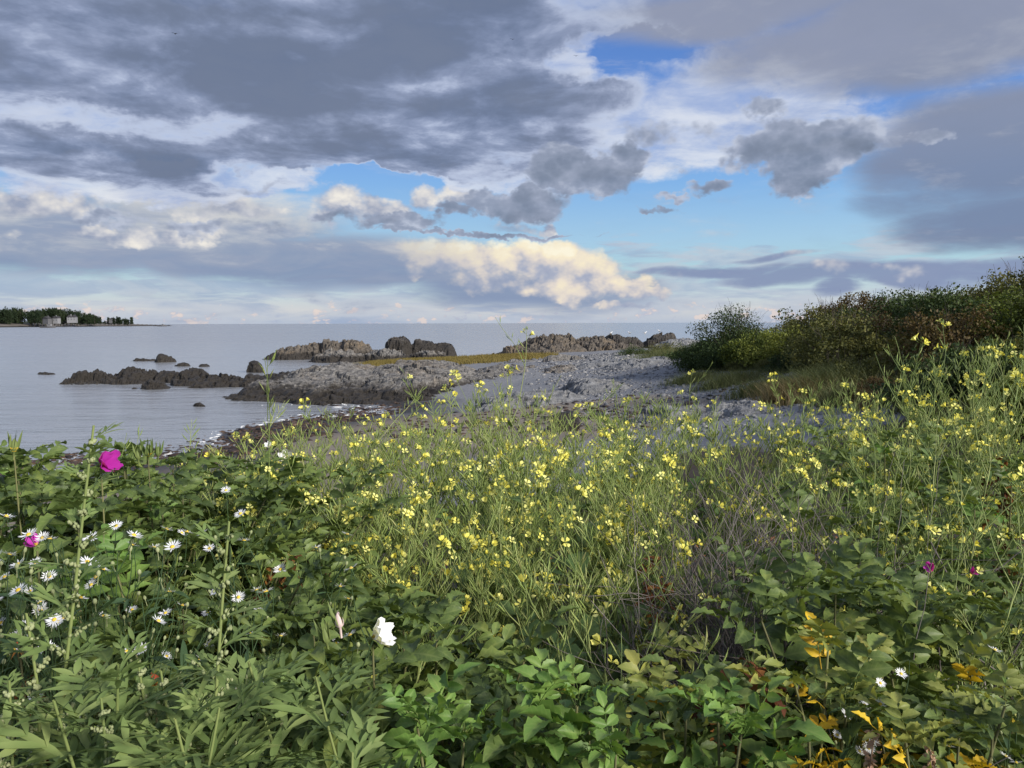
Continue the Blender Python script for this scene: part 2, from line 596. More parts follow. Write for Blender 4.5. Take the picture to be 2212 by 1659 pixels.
CTRL = [(-3, -3, 3.0), (3, -3, 3.05), (0, 0, 3.0), (-3, 2, 2.9), (3, 2, 3.1), (0, 4, 2.85), (-4, 5, 2.4), (4, 5, 3.0), (8, 4, 3.3),
        (-9, 0, 2.6), (-9, 6, 1.6), (-6, 12, 0.9), (0, 12, 1.5), (6, 12, 2.2), (-3, 8, 1.9), (3, 8, 2.4), (10, 10, 2.8), (-14, 14, 0.4),
        (-17, 25, -0.1), (-11, 26.5, -0.02), (-11.6, 34, 0.0), (-7.7, 42, -0.1), (-22, 20, 0.0), (-20, 36, -0.8), (-15, 32, -0.35),
        px_pt(800, 950, 26), px_pt(1100, 900, 32), px_pt(1300, 880, 33), px_pt(1450, 900, 25), px_pt(1700, 880, 21), px_pt(1900, 860, 21),
        px_pt(1300, 800, 50), px_pt(1450, 790, 45), px_pt(1250, 772, 65), px_pt(1400, 762, 70), px_pt(1100, 787, 62), px_pt(950, 787, 72),
        px_pt(1000, 776, 85), px_pt(1150, 776, 75), (3, 92, 1.0), (12, 92, 1.2), (20, 84, 2.0), (-8, 88, 0.5), (-14, 80, 0.5), (-17, 70, 0.3), (-10, 46, 0.2), (-12, 56, 0.3),
        (-28, 100, -0.6), (-20, 104, -0.6), (-10, 106, -0.5), (-25, 80, -1.0), (-30, 60, -0.9), (-20, 58, -0.5), (-30, 40, -1.5), (-45, 70, -2.5), (-40, 100, -2.5),
        (0, 125, -2), (-25, 130, -3), (25, 135, -2), (50, 130, -1.5), (-35, 15, -1), (-50, 30, -2.5), (6, 108, -0.5), (20, 110, -0.3),
        px_pt(1500, 800, 42), px_pt(1700, 805, 32), px_pt(1850, 850, 23), px_pt(2000, 860, 18), px_pt(2200, 860, 14),
        (17, 26, 4.9), (18.5, 32, 4.1), (18.5, 38, 4.0), (17.8, 42, 3.4), (15, 45, 2.9), (40, 40, 5.6), (30, 60, 3.5), (45, 20, 6), (20, 8, 4.2), (25, 90, 1.6), (50, 100, 1), (14, 72, 2.0), (60, 60, 4)]
_cp = np.array(CTRL, float)


def _U(d2):
    return d2 * np.log(d2 + 1e-9) * 0.5


def _tps():
    n = len(_cp)
    d2 = ((_cp[:, None, :2] - _cp[None, :, :2]) ** 2).sum(-1)
    A = np.zeros((n + 3, n + 3))
    A[:n, :n] = _U(d2) + np.eye(n) * 6.0
    A[:n, n] = 1; A[:n, n + 1:] = _cp[:, :2]
    A[n, :n] = 1; A[n + 1:, :n] = _cp[:, :2].T
    return np.linalg.solve(A, np.concatenate([_cp[:, 2], [0, 0, 0]]))


_W = _tps()


def ground_z(x, y, detail=True):
    x = np.asarray(x, float); y = np.asarray(y, float)
    sh = x.shape
    xf, yf = x.ravel(), y.ravel()
    z = np.empty_like(xf)
    for s in range(0, len(xf), 20000):
        d2 = (xf[s:s + 20000, None] - _cp[None, :, 0]) ** 2 + (yf[s:s + 20000, None] - _cp[None, :, 1]) ** 2
        z[s:s + 20000] = _U(d2) @ _W[:-3] + _W[-3] + _W[-2] * xf[s:s + 20000] + _W[-1] * yf[s:s + 20000]
    if detail:
        z = z + 0.10 * fbm(xf * 0.35, yf * 0.35, 1.0, 4) + 0.03 * fbm(xf * 2.0, yf * 2.0, 5.0, 3)
    z = np.clip(z, -4.5, 7.0)
    return z.reshape(sh)


def gz(x, y):
    return float(ground_z(np.array([x]), np.array([y]))[0])


gu = np.linspace(-1, 1, 421)
gv = np.concatenate([np.linspace(-5, 8, 60)[:-1], 8 * (150 / 8.0) ** np.linspace(0, 1, 380)])
GU, GV = np.meshgrid(gu, gv, indexing='ij')
GX = GU * (9 + 0.85 * np.clip(GV + 5, 0, None))
GZ = ground_z(GX, GV)
gverts = np.stack([GX, GV, GZ], -1).reshape(-1, 3)
gmesh = make_mesh('ground', gverts, grid_faces(len(gu), len(gv)))
# what the ground is made of: sand, salt-marsh turf, dark plant litter; the rest is grey shingle
gx_, gy_, gz_ = gverts.T
wob = fbm(gx_ * 0.25, gy_ * 0.25, 9.0, 4) * 3.0
sand = np.clip(1.2 - np.hypot((gx_ + 1.0 + wob * 0.6) / 8.5, (gy_ - 29 + wob) / 8.0), 0, 1) * 2.5
sand = np.clip(np.maximum(sand, np.clip((gy_ < 30) * (1.4 - gz_) * 1.2, 0, 1)), 0, 1)
marsh = np.clip(2.2 - np.hypot((gx_ + 7 + wob * 0.5) / 8.0, (gy_ - 80 + wob) / 9.0) * 1.6, 0, 1)
hill = np.clip((gx_ - (np.interp(gy_, [0, 8, 14, 18, 23, 32, 42, 60, 90], [3, 5, 8.5, 9.5, 10.3, 11.4, 10.2, 14, 24])) + wob * 0.25) * 1.2, 0, 1)
soil = np.clip(np.maximum(hill, np.clip((15.0 - gy_ + wob) * 0.6, 0, 1)), 0, 1)
ca_ = gmesh.attributes.new('zone', 'FLOAT_COLOR', 'POINT')
ca_.data.foreach_set('color', np.stack([sand, marsh, soil, np.ones_like(sand)], -1).astype(np.float32).ravel())


def ground_fn():
    zr, zg, zb = sep(attr('zone'))
    p = position()
    n1 = noise(p, 0.6, 5.0, 0.6)
    n2 = noise(p, 9.0, 4.0, 0.65)
    vor = S.tree.nodes.new('ShaderNodeTexVoronoi')
    S.put(vor, 'Vector', p)
    vor.inputs['Scale'].default_value = 12.0
    stone = sep(S(vor.outputs['Color']))[0]
    shingle = mix(stone * 0.8 + n2 * 0.3, (0.13, 0.133, 0.143), (0.225, 0.228, 0.238))
    sandc = mix(sstep(0.35, 0.7, n1 * 0.6 + n2 * 0.4), (0.235, 0.20, 0.16), (0.165, 0.135, 0.105))
    sandc = mix(sstep(0.58, 0.70, noise(p, 2.2, 5.0, 0.7)), sandc, (0.085, 0.06, 0.045))
    turf = mix(n2, (0.17, 0.15, 0.055), (0.10, 0.085, 0.03))
    soilc = mix(n2, (0.03, 0.022, 0.015), (0.06, 0.046, 0.03))
    c = mix(sstep(0.3, 0.7, zr + (n2 - 0.5) * 0.6), shingle, sandc)
    c = mix(sstep(0.35, 0.65, zg + (n2 - 0.5) * 0.4), c, turf)
    c = mix(sstep(0.35, 0.65, zb + (n2 - 0.5) * 0.4), c, soilc)
    wet = sstep(0.40, 0.05, sep(p)[2] + (n1 - 0.5) * 0.3)
    c = mix(wet, c, (0.03, 0.026, 0.022))
    return {'Base Color': c, 'Roughness': mix(wet, (0.85, 0.85, 0.85), (0.45, 0.45, 0.45)), 'height': stone * 0.5 + n2 * 0.6}


gmesh.materials.append(material('ground_material', ground_fn, bump=(0.45, 0.04)))
tag(link('ground', gmesh), kind='structure')


# ------------------------------------------------------------------ sea
def sea_fn():
    p = position()
    x, y, z = sep(p)
    d = vmath('LENGTH', vec(x, y, 0.0))
    near = sstep(260.0, 25.0, d)
    swell = noise(vec(x * 0.35, y, 0.0), 0.55, 3.0, 0.5, 0.4)
    rip = noise(vec(x * 0.5, y * 1.0, 3.0), 2.4, 4.0, 0.6, 0.3)
    broad = noise(vec(x * 0.12, y, 7.0), 0.045, 3.0, 0.5)
    slick = noise(vec(x * 0.02, y * 0.2, 1.0), 0.10, 3.0, 0.5)
    h = swell * 0.55 + rip * 0.16 * (0.35 + near) + broad * 2.2
    return {'Base Color': mix(slick, (0.25, 0.265, 0.285), (0.32, 0.33, 0.345)), 'Roughness': 0.10 + 0.10 * slick + 0.10 * (1.0 - near), 'height': h}


swv = np.array([(x, y, 0.0) for x in (-1, 1) for y in (-1, 1)])
ys = np.concatenate([[-30, 0], 10 * 4000.0 ** np.linspace(0, 1, 40)])
sv_, sf_ = [], []
for i_, y_ in enumerate(ys):
    w_ = 60 + max(y_, 0) * 1.6
    for k_ in range(9):
        sv_.append((-w_ + 2 * w_ * k_ / 8, y_, 0.0))
smesh = make_mesh('sea', sv_, grid_faces(len(ys), 9)[:, ::-1], material('sea_water', sea_fn, spec=0.5, bump=(0.6, 0.6)), smooth=False)
tag(link('sea', smesh), kind='structure')


# ------------------------------------------------------------------ bedrock
def rock_fn(tone, ochre, darkline, dark=0.26):
    def fn():
        p = position()
        z = sep(p)[2]
        n1 = noise(p, 0.35, 5.0, 0.6)
        n2 = noise(p, 3.0, 6.0, 0.65, 0.6)
        lay = noise(vmath('MULTIPLY', p, (1.1, 2.6, 7.0)), 1.3, 6.0, 0.7, 1.2)
        c = mix(sstep(0.36, 0.60, lay * 0.6 + n2 * 0.4), tuple(v * dark for v in tone), tone)
        c = mix(sstep(0.58, 0.72, n2), c, tuple(min(1, v * 1.4) for v in tone))
        c = mix(sstep(0.50, 0.66, n1 + (n2 - 0.5) * 0.5) * ochre, c, (0.20, 0.145, 0.085))
        weed = sstep(darkline + 0.25, darkline - 0.20, z + (n2 - 0.5) * 0.7 + (n1 - 0.5) * 0.8)
        c = mix(weed, c, mix(n2, (0.016, 0.014, 0.013), (0.045, 0.038, 0.030)))
        return {'Base Color': c, 'Roughness': mix(weed, (0.85, 0.85, 0.85), (0.5, 0.5, 0.5)), 'height': n2 * 0.5 + lay * 0.7}
    return material('rock_material', fn, bump=(1.0, 0.20))


M_GREY = rock_fn((0.215, 0.205, 0.195), 0.3, 0.75)
M_DARK = rock_fn((0.085, 0.078, 0.07), 0.25, 1.6)
M_TAN = rock_fn((0.145, 0.125, 0.105), 0.45, 0.9)
M_BLACK = rock_fn((0.075, 0.068, 0.062), 0.15, 2.2)
M_PALE = rock_fn((0.225, 0.228, 0.235), 0.1, -2.0, 0.55)


def facets(x, y, seed):
    """broken blocks: for each point its block's height, tilt and the offset from the block's middle"""
    ix, iy = np.floor(x).astype(np.int64), np.floor(y).astype(np.int64)
    best = np.full(x.shape, 9e9)
    r = [np.zeros(x.shape) for _ in range(5)]
    for a in (-1, 0, 1):
        for b in (-1, 0, 1):
            jx, jy = ix + a, iy + b
            z0 = np.full(x.shape, seed * 7, np.int64)
            dx_ = x - (jx + 0.5 + 0.45 * _hash(jx, jy, z0)); dy_ = y - (jy + 0.5 + 0.45 * _hash(jx, jy, z0 + 1))
            d_ = dx_ ** 2 + dy_ ** 2
            m = d_ < best
            best = np.where(m, d_, best)
            for k_, v_ in enumerate((_hash(jx, jy, z0 + 2), _hash(jx, jy, z0 + 3), _hash(jx, jy, z0 + 4), dx_, dy_)):
                r[k_] = np.where(m, v_, r[k_])
    return r


def rock(name, lumps, mat, label, seed=0, cell=0.08, ledge=0.22, freq=1.1, theta=0.5, rough=0.22, drop=1.6, power=2.6, blocky=0.0, jag=1.0):
    """a mass of bedrock standing on the ground: lumps are (x, y, rx, ry, top height)"""
    L = np.array(lumps, float)
    x0, x1 = (L[:, 0] - L[:, 2]).min() - 0.6, (L[:, 0] + L[:, 2]).max() + 0.6
    y0, y1 = (L[:, 1] - L[:, 3]).min() - 0.6, (L[:, 1] + L[:, 3]).max() + 0.6
    nx, ny = int((x1 - x0) / cell) + 2, int((y1 - y0) / (cell * 1.5)) + 2
    X, Y = np.meshgrid(np.linspace(x0, x1, nx), np.linspace(y0, y1, ny), indexing='ij')
    wx = X + 0.9 * fbm(X * 0.5, Y * 0.5, seed + 0.3, 3) + 0.3 * fbm(X * 2, Y * 2, seed + 4.3, 2)
    wy = Y + 0.9 * fbm(X * 0.5, Y * 0.5, seed + 7.7, 3)
    Z = np.full_like(X, -9.0)
    for (cx, cy, rx, ry, zt) in L:
        r = np.hypot((wx - cx) / rx, (wy - cy) / ry)
        e = zt - drop * r ** power
        Z = np.maximum(Z, e)
    # tilted layers that break off in ledges
    for fr, am, ph in ((freq, ledge, 0.0), (freq * 2.7, ledge * 0.42, 3.1)):
        s = (X * math.cos(theta) + Y * math.sin(theta)) * fr + 0.5 * Z + 1.6 * fbm(X * 0.3, Y * 0.3, seed + ph, 3) + ph
        q = s - np.floor(s)
        amp = am * (0.5 + 0.8 * np.clip(fbm(X * 0.4, Y * 0.4, seed + ph + 2, 2) + 0.3, 0, 1))
        Z = Z + amp * (np.where(q < 0.82, q / 0.82, (1 - q) / 0.18) - 0.5)
    if blocky:
        # joint blocks: cells of slightly different height
        bx = np.floor(wx * 0.9 + 0.4 * fbm(X, Y, seed + 1, 2)); by = np.floor(wy * 0.7)
        Z = Z + blocky * _hash(bx.astype(np.int64), by.astype(np.int64), np.full(bx.shape, seed, np.int64))
    for sc, ta_, oa in ((1.9, 0.42, 0.20), (0.8, 0.40, 0.09)):
        oo, tx, ty, ddx, ddy = facets((wx * math.cos(theta) + wy * math.sin(theta)) / sc, (-wx * math.sin(theta) + wy * math.cos(theta)) / (sc * 2.1), seed)
        Z = Z + jag * (oa * oo + ta_ * sc * 0.5 * (tx * ddx + ty * ddy))
    rg = 1 - np.abs(fbm(X * 0.9, Y * 1.4, seed + 11, 4))
    Z = Z + rough * (fbm(X * 1.3, Y * 1.3, seed + 21, 5, 0.55)) - rough * 1.1 * np.clip(rg - 0.88, 0, 1) / 0.12
    # layers stand out on the steep sides
    gx_s, gy_s = np.gradient(Z, X[:, 0], Y[0])
    q = Z * 2.4 + 0.5 * X * math.cos(theta) + 0.5 * Y * math.sin(theta) + 0.8 * fbm(X * 0.6, Y * 0.6, seed + 31, 3)
    q = np.abs((q - np.floor(q)) - 0.5) * 2
    am = (0.20 * (q - 0.5) + 0.22 * fbm(X * 1.1, Z * 2.5, seed + 41, 4)) / (1 + np.hypot(gx_s, gy_s)) * np.clip(np.hypot(gx_s, gy_s) - 0.4, 0, 3)
    gl = np.hypot(gx_s, gy_s) + 1e-6
    G = ground_z(X, Y)
    XS, YS = X - gx_s / gl * am, Y - gy_s / gl * am
    base = np.minimum(G, 0.0 + (G > 0) * G) - 0.5
    bury = Z < base
    Z = np.where(bury, base, Z)
    f = grid_faces(nx, ny)
    keep = ~(bury.ravel()[f].all(axis=1))
    o = link(name, make_mesh(name, np.stack([XS, YS, Z], -1).reshape(-1, 3), f[keep], mat, smooth=False))
    return tag(o, label, 'rock')


rock('rock_outcrop', [(-12, 54, 6.0, 10.5, 1.75), (-6.5, 55, 7.5, 12.5, 1.85), (-0.5, 55, 6.5, 10, 1.5), (-15.4, 50, 4.0, 6, 0.95), (4.0, 54, 5, 6, 1.6), (-11, 46, 5.5, 5, 0.75)],
     M_GREY, 'broad grey layered rock ledge rising from the water at the beach edge', 1, 0.07, 0.24, 0.75, 0.95, 0.2, 2.1, 1.7, jag=0.6)
rock('rock_ledge', [(-33.5, 61.5, 3.6, 2.2, 0.55), (-30.2, 62, 3.4, 2.5, 0.95), (-26.2, 61.5, 3.6, 2.5, 0.8), (-31, 59.5, 6.0, 1.8, 0.35)],
     M_DARK, 'largest black weed covered ledge standing farthest left in the water', 2, 0.08, 0.3, 0.9, 0.3, 0.28, 1.9)
rock('rock_ledge', [(-23.0, 60, 4.0, 2.2, 0.6), (-19.6, 59.5, 4.0, 2.6, 0.75), (-16.6, 57.0, 4.0, 3.0, 0.9), (-24.5, 57.5, 3.4, 1.4, 0.35), (-20.5, 56.5, 3.5, 1.6, 0.4)],
     M_DARK, 'low dark ledge joining the black rocks to the grey outcrop', 3, 0.08, 0.24, 1.0, 0.3, 0.26, 1.6)
rock('rock', [(-25.2, 54.6, 1.5, 1.0, 0.62)], M_DARK, 'rounded dark rock in the water in front of the black ledges', 4, 0.06, 0.12, 1.4, 0.3, 0.16, 1.2, jag=0.35)
rock('rock', [(-22.2, 55.2, 1.6, 0.7, 0.36), (-20.6, 56, 1.3, 0.8, 0.3)], M_DARK, 'flat dark rock just right of the rounded rock in the water', 5, 0.06, 0.1, 1.4, 0.3, 0.14, 1.0, jag=0.35)
rock('rock', [(-43, 71, 1.3, 0.8, 0.28)], M_DARK, 'small low rock alone in the water left of the black ledge', 6, 0.08, 0.1, 1.4, 0.3, 0.12, 1.0, jag=0.35)
rock('rock', [(-42, 93, 1.2, 0.9, 0.95)], M_DARK, 'small black rock beyond the largest ledge in the water', 7, 0.09, 0.12, 1.2, 0.3, 0.18, 1.3, jag=0.35)
rock('rock', [(-45.5, 96, 2.6, 0.9, 0.35)], M_DARK, 'flat skerry left of the small black rock beyond the ledge', 8, 0.09, 0.1, 1.2, 0.3, 0.12, 0.9, jag=0.35)
rock('boulder', [(-24.6, 73, 1.0, 0.9, 1.15)], M_BLACK, 'upright black boulder at the back left corner of the grey outcrop', 9, 0.06, 0.06, 1.2, 0.3, 0.12, 1.4, jag=0.35)
rock('rock', [(-36, 84, 1.2, 0.7, 0.32), (-33.5, 83, 0.9, 0.6, 0.25)], M_DARK, 'pair of low wet rocks in the channel behind the ledges', 10, 0.08, 0.08, 1.3, 0.3, 0.12, 0.9, jag=0.35)
rock('rock', [(-17.5, 43, 0.55, 0.35, 0.16)], M_DARK, 'tiny dark stone poking from the water near the shore', 11, 0.04, 0.04, 2.0, 0.3, 0.06, 0.6, jag=0.35)
rock('rock_ridge', [(-28.5, 100, 3.8, 3, 1.7), (-26.3, 100.5, 2.2, 2.6, 2.2)], M_TAN, 'brown wedge shaped rock rising from the sea at the far point', 12, 0.10, 0.3, 0.8, 0.2, 0.25, 2.3, 2.2, 0.12)
rock('rock_ridge', [(-23.2, 101, 3.6, 3.2, 2.2), (-20.4, 100.5, 2.6, 2.6, 2.5)], M_TAN, 'tan blocky rock ridge, highest of the far point', 13, 0.10, 0.34, 0.8, 0.15, 0.3, 2.7, 3.2, 0.28)
rock('rock_block', [(-15.0, 103, 2.0, 2.0, 2.7)], M_BLACK, 'square dark rock block beside the tan ridge', 14, 0.09, 0.12, 0.8, 0.2, 0.18, 2.9, 5.0, 0.15)
rock('rock_ridge', [(-11.6, 104, 3.4, 2.2, 2.15), (-9.6, 104.5, 1.8, 1.8, 1.9)], M_BLACK, 'dark flat topped ridge running right from the square block', 15, 0.10, 0.15, 0.8, 0.2, 0.2, 2.4, 4.0, 0.12)
rock('rock_ledge', [(-21, 93, 4.0, 2.8, 1.25), (-15.5, 94, 3.8, 2.5, 1.3), (-10.5, 97, 3.5, 2, 0.9)], M_GREY, 'light grey jumbled ledge below the tan ridge', 16, 0.10, 0.3, 0.9, 0.8, 0.34, 1.6, 2.6, 0.2)
rock('rock_outcrop', [(0.5, 91, 3.4, 3, 1.7), (5, 93, 4.8, 4, 3.0), (9.8, 94, 4.2, 4, 2.85), (4, 89, 4.5, 2.6, 1.9), (13, 92, 4.0, 3, 2.1)], M_TAN,
     'tan and grey rounded rock mass beyond the marsh grass', 17, 0.10, 0.28, 0.8, 0.6, 0.32, 1.9, 2.6, 0.15)
rock('rock_ridge', [(15, 106, 4.0, 2, 2.85), (20.5, 106, 2.6, 2, 3.1)], M_BLACK, 'long black rock ridge on the skyline behind the rounded mass', 18, 0.10, 0.18, 0.8, 0.2, 0.2, 2.6, 3.6, 0.1)
rock('rock_outcrop', [(19, 84, 4.5, 3, 2.75), (24, 82, 4, 3, 3.0)], M_PALE, 'smooth pale rock slab beside the far bushes', 19, 0.10, 0.12, 0.6, 0.7, 0.12, 1.2, jag=0.4)
rock('rock_outcrop', [(9, 50, 3.6, 3.2, 2.3), (6, 54, 2.6, 2.6, 1.95)], M_PALE, 'pale grey whaleback slab in the shingle left of the shrubs', 20, 0.07, 0.10, 0.7, 0.8, 0.12, 1.0, jag=0.4)
rock('rock_outcrop', [(1.5, 38, 3.2, 1.8, 1.25), (4.4, 41, 2.4, 2, 1.5)], M_PALE, 'low layered slab at the edge of the sand', 21, 0.06, 0.14, 1.3, 1.2, 0.14, 0.7, jag=0.4)
rock('rock_outcrop', [(7, 22, 2.2, 1.6, 2.28), (5.2, 24.5, 1.9, 1.5, 1.85)], M_PALE, 'cracked pale slab at the foot of the grassy bank', 22, 0.05, 0.10, 1.2, 1.0, 0.10, 0.7, jag=0.4)
rock('rock_outcrop', [(8.9, 19.6, 1.9, 1.3, 2.62)], M_PALE, 'pale slab half hidden behind the flowers, nearest the camera', 23, 0.05, 0.08, 1.2, 1.0, 0.09, 0.6, jag=0.4)
rock('rock_outcrop', [(4.2, 62, 2.4, 1.6, 2.0), (1.5, 65, 2.4, 1.5, 1.6)], M_GREY, 'small broken slabs at the edge of the marsh grass', 24, 0.08, 0.16, 1.1, 0.9, 0.16, 0.8)
rock('boulder', [(2.0, 24.3, 0.55, 0.45, 1.75)], M_BLACK, 'dark wet boulder on the brown sand', 25, 0.04, 0.04, 1.4, 0.3, 0.07, 0.7, jag=0.35)

# ------------------------------------------------------------------ shingle, weed and turf: nobody could count these
ICO_V, ICO_F = None, None
_bm = bmesh.new()
bmesh.ops.create_icosphere(_bm, subdivisions=1, radius=1.0)
ICO_V = np.array([v_.co[:] for v_ in _bm.verts]); ICO_F = np.array([[v_.index for v_ in f_.verts] for f_ in _bm.faces])
_bm.free()


def rand_mats(pos, scale3, tilt=0.4):
    n = len(pos)
    M = np.zeros((n, 4, 4))
    for i in range(n):
        e = Euler((rng.uniform(-tilt, tilt), rng.uniform(-tilt, tilt), rng.uniform(0, 6.28))).to_matrix()
        M[i, :3, :3] = np.array(e) * scale3[i][None]
        M[i, :3, 3] = pos[i]
    return M


def scatter(n, fx):
    out = []
    while len(out) < n:
        p = fx()
        if p is not None:
            out.append(p)
    out = np.array(out)
    z = ground_z(out[:, 0], out[:, 1])
    return np.column_stack([out, z])


def beach_spot():
    y = rng.uniform(16, 75)
    x = rng.uniform(-4, 12)
    lim = np.interp(y, [16, 23, 32, 42, 60, 75], [9, 10, 11, 10, 13, 15])
    if x > lim or x < np.interp(y, [16, 30, 45, 75], [4.5, 3.0, 2.0, 3.0]) + rng.normal(0, 1.2):
        return None
    return (x, y)


pp = scatter(9000, beach_spot)
sz = rng.gamma(1.5, 0.014, len(pp)) * (1 + pp[:, 1] / 70) + 0.012
gs = Geo()
jit = ICO_V * (1 + 0.25 * rng.normal(0, 1, (len(ICO_V), 1)).clip(-1, 1))
gs.inst(jit, ICO_F, rand_mats(pp + np.array([0, 0, 0.0]), np.stack([sz * 1.3, sz, sz * 0.6], -1)))


def pebble_fn():
    g_ = S.tree.nodes.new('ShaderNodeNewGeometry')
    i_ = S(g_.outputs['Random Per Island'])
    return ramp(i_, [(0.0, (0.07, 0.072, 0.08)), (0.5, (0.15, 0.152, 0.16)), (0.85, (0.23, 0.228, 0.225)), (1.0, (0.32, 0.30, 0.27))])


tag(link('shingle', gs.mesh('shingle', material('pebble_material', pebble_fn, 0.8))), 'grey beach shingle and cobbles on the upper shore', 'shingle', kind='stuff')


def wrack_spot():
    t_ = rng.random()
    yb = np.interp(t_, [0, 0.3, 0.6, 1], [25.5, 27.5, 33, 43])
    xb = np.interp(t_, [0, 0.3, 0.6, 1], [-18, -10.5, -10.5, -7.5])
    return (xb + rng.normal(0.4, 1.1), yb + rng.normal(-0.6, 1.3))


pw = scatter(2600, wrack_spot)
pw = pw[(pw[:, 2] > -0.16)]
pw2 = scatter(700, lambda: (rng.normal(0.5, 4.0), rng.normal(30, 3.5)))
pw = np.concatenate([pw, pw2])
pw[:, 2] = np.maximum(pw[:, 2], -0.02) + 0.01
sw = rng.gamma(2.0, 0.026, len(pw)) + 0.02
gw = Geo()
gw.inst(jit, ICO_F, rand_mats(pw, np.stack([sw * 1.8, sw * 1.1, sw * 0.35], -1), 0.3))


def weed_fn():
    g_ = S.tree.nodes.new('ShaderNodeNewGeometry')
    return mix(S(g_.outputs['Random Per Island']), (0.014, 0.010, 0.008), (0.075, 0.045, 0.028))


tag(link('seaweed', gw.mesh('seaweed', material('weed_material', weed_fn, 0.5))), 'dark seaweed washed up along the waterline and over the sand', 'seaweed', kind='stuff')


# broken foam along the water's edge
fx_, fy_ = rng.uniform(-24, -6.5, 60000), rng.uniform(19, 47, 60000)
fz_ = ground_z(fx_, fy_)
near_edge = np.abs(fz_ + 0.05 - 0.06 * fbm(fx_ * 0.7, fy_ * 0.7, 3.0, 3)) < rng.gamma(1.0, 0.035, len(fx_))
fp = np.stack([fx_, fy_, np.full_like(fx_, 0.006)], -1)[near_edge][:420]
sf = rng.gamma(1.3, 0.022, len(fp)) + 0.01
gf = Geo()
gf.inst(ICO_V, ICO_F, rand_mats(fp, np.stack([sf * 2.6, sf, sf * 0.16], -1), 0.05))
tag(link('sea_foam', gf.mesh('sea_foam', material('foam_material', lambda: mix(noise(position(), 6.0, 3.0), (0.62, 0.64, 0.66), (0.8, 0.8, 0.8)), 0.9))), 'white foam flecks along the edge of the water', 'foam', kind='stuff')


def blades(pos, h, w, lean, seg=2):
    """grass blades as bent tapering strips"""
    n = len(pos)
    a = rng.uniform(0, 6.283, n)
    dirx, diry = np.cos(a), np.sin(a)
    hh = h * rng.uniform(0.6, 1.25, n)
    ln = lean * rng.uniform(0.3, 1.4, n) * hh
    b = rng.uniform(0, 6.283, n)
    ox, oy = np.cos(b) * w / 2, np.sin(b) * w / 2
    V = []
    for k_ in range(seg + 1):
        t_ = k_ / seg
        wx_ = 1 - t_ * 0.9
        cx = pos[:, 0] + dirx * ln * t_ ** 2; cy = pos[:, 1] + diry * ln * t_ ** 2
        cz = pos[:, 2] + hh * t_ * (1 - 0.25 * lean * t_)
        V += [np.stack([cx - ox * wx_, cy - oy * wx_, cz], -1), np.stack([cx + ox * wx_, cy + oy * wx_, cz], -1)]
    V = np.stack(V, 1)
    m = V.shape[1]
    base = (np.arange(n) * m)[:, None]
    F = np.concatenate([np.concatenate([base + 2 * k_, base + 2 * k_ + 1, base + 2 * k_ + 3, base + 2 * k_ + 2], 1) for k_ in range(seg)])
    return V.reshape(-1, 3), F


M_MARSH = leaf_material('marsh_grass_material', [(0.0, (0.10, 0.09, 0.025)), (0.5, (0.19, 0.15, 0.05)), (1.0, (0.28, 0.21, 0.08))], trans=0.2, spec=0.1)


def marsh_spot():
    x, y = rng.uniform(-17, 5), rng.uniform(66, 92)
    if math.hypot((x + 6) / 10, (y - 79) / 11) > 1 + rng.normal(0, 0.12):
        return None
    return (x, y)


pm = scatter(26000, marsh_spot)
V_, F_ = blades(pm, 0.34, 0.06, 0.5)
tag(link('marsh_grass', make_mesh('marsh_grass', V_, F_, M_MARSH)), 'golden salt marsh grass on the flat behind the grey outcrop', 'grass', kind='stuff')

# ------------------------------------------------------------------ plant materials
M_ROSE = leaf_material('rose_leaf_material', [(0.0, (0.032, 0.056, 0.019)), (0.35, (0.076, 0.118, 0.034)), (0.7, (0.130, 0.185, 0.047)), (1.0, (0.22, 0.265, 0.062))], 0.5, 0.28, 0.3, scale=40.0, vein=0.7)
M_ROSE_YOUNG = leaf_material('young_rose_leaf_material', [(0.0, (0.07, 0.15, 0.035)), (0.5, (0.13, 0.235, 0.05)), (1.0, (0.20, 0.30, 0.07))], 0.5, 0.3, vein=0.7)
M_ROSE_OLIVE = leaf_material('olive_rose_leaf_material', [(0.0, (0.12, 0.155, 0.035)), (0.5, (0.21, 0.24, 0.055)), (1.0, (0.32, 0.30, 0.07))], 0.55, 0.25, vein=0.7)
M_ROSE_GOLD = leaf_material('yellow_rose_leaf_material', [(0.0, (0.38, 0.20, 0.015)), (0.5, (0.62, 0.42, 0.02)), (1.0, (0.70, 0.54, 0.05))], 0.55, 0.25, vein=0.7)
M_WITHERED = leaf_material('withered_leaf_material', [(0.0, (0.045, 0.018, 0.012)), (0.4, (0.13, 0.05, 0.025)), (0.8, (0.30, 0.14, 0.03)), (1.0, (0.42, 0.24, 0.05))], 0.8, 0.1, 0.1)
M_RAD_LEAF = leaf_material('radish_leaf_material', [(0.0, (0.060, 0.110, 0.036)), (0.5, (0.105, 0.175, 0.055)), (1.0, (0.18, 0.245, 0.085))], 0.6, 0.25, 0.25, vein=0.7)
M_RAD_STEM = leaf_material('radish_stem_material', [(0.0, (0.13, 0.18, 0.055)), (0.5, (0.23, 0.29, 0.095)), (1.0, (0.33, 0.35, 0.14))], 0.55, 0.1, 0.3, scale=5.0)
M_POD = leaf_material('seed_pod_material', [(0.0, (0.15, 0.22, 0.05)), (0.6, (0.25, 0.32, 0.09)), (1.0, (0.34, 0.33, 0.13))], 0.5, 0.2, 0.3)
M_YELLOW = leaf_material('yellow_petal_material', [(0.0, (0.74, 0.64, 0.06)), (0.4, (0.82, 0.77, 0.17)), (0.8, (0.86, 0.85, 0.36)), (1.0, (0.86, 0.86, 0.50))], 0.6, 0.3, 0.15)
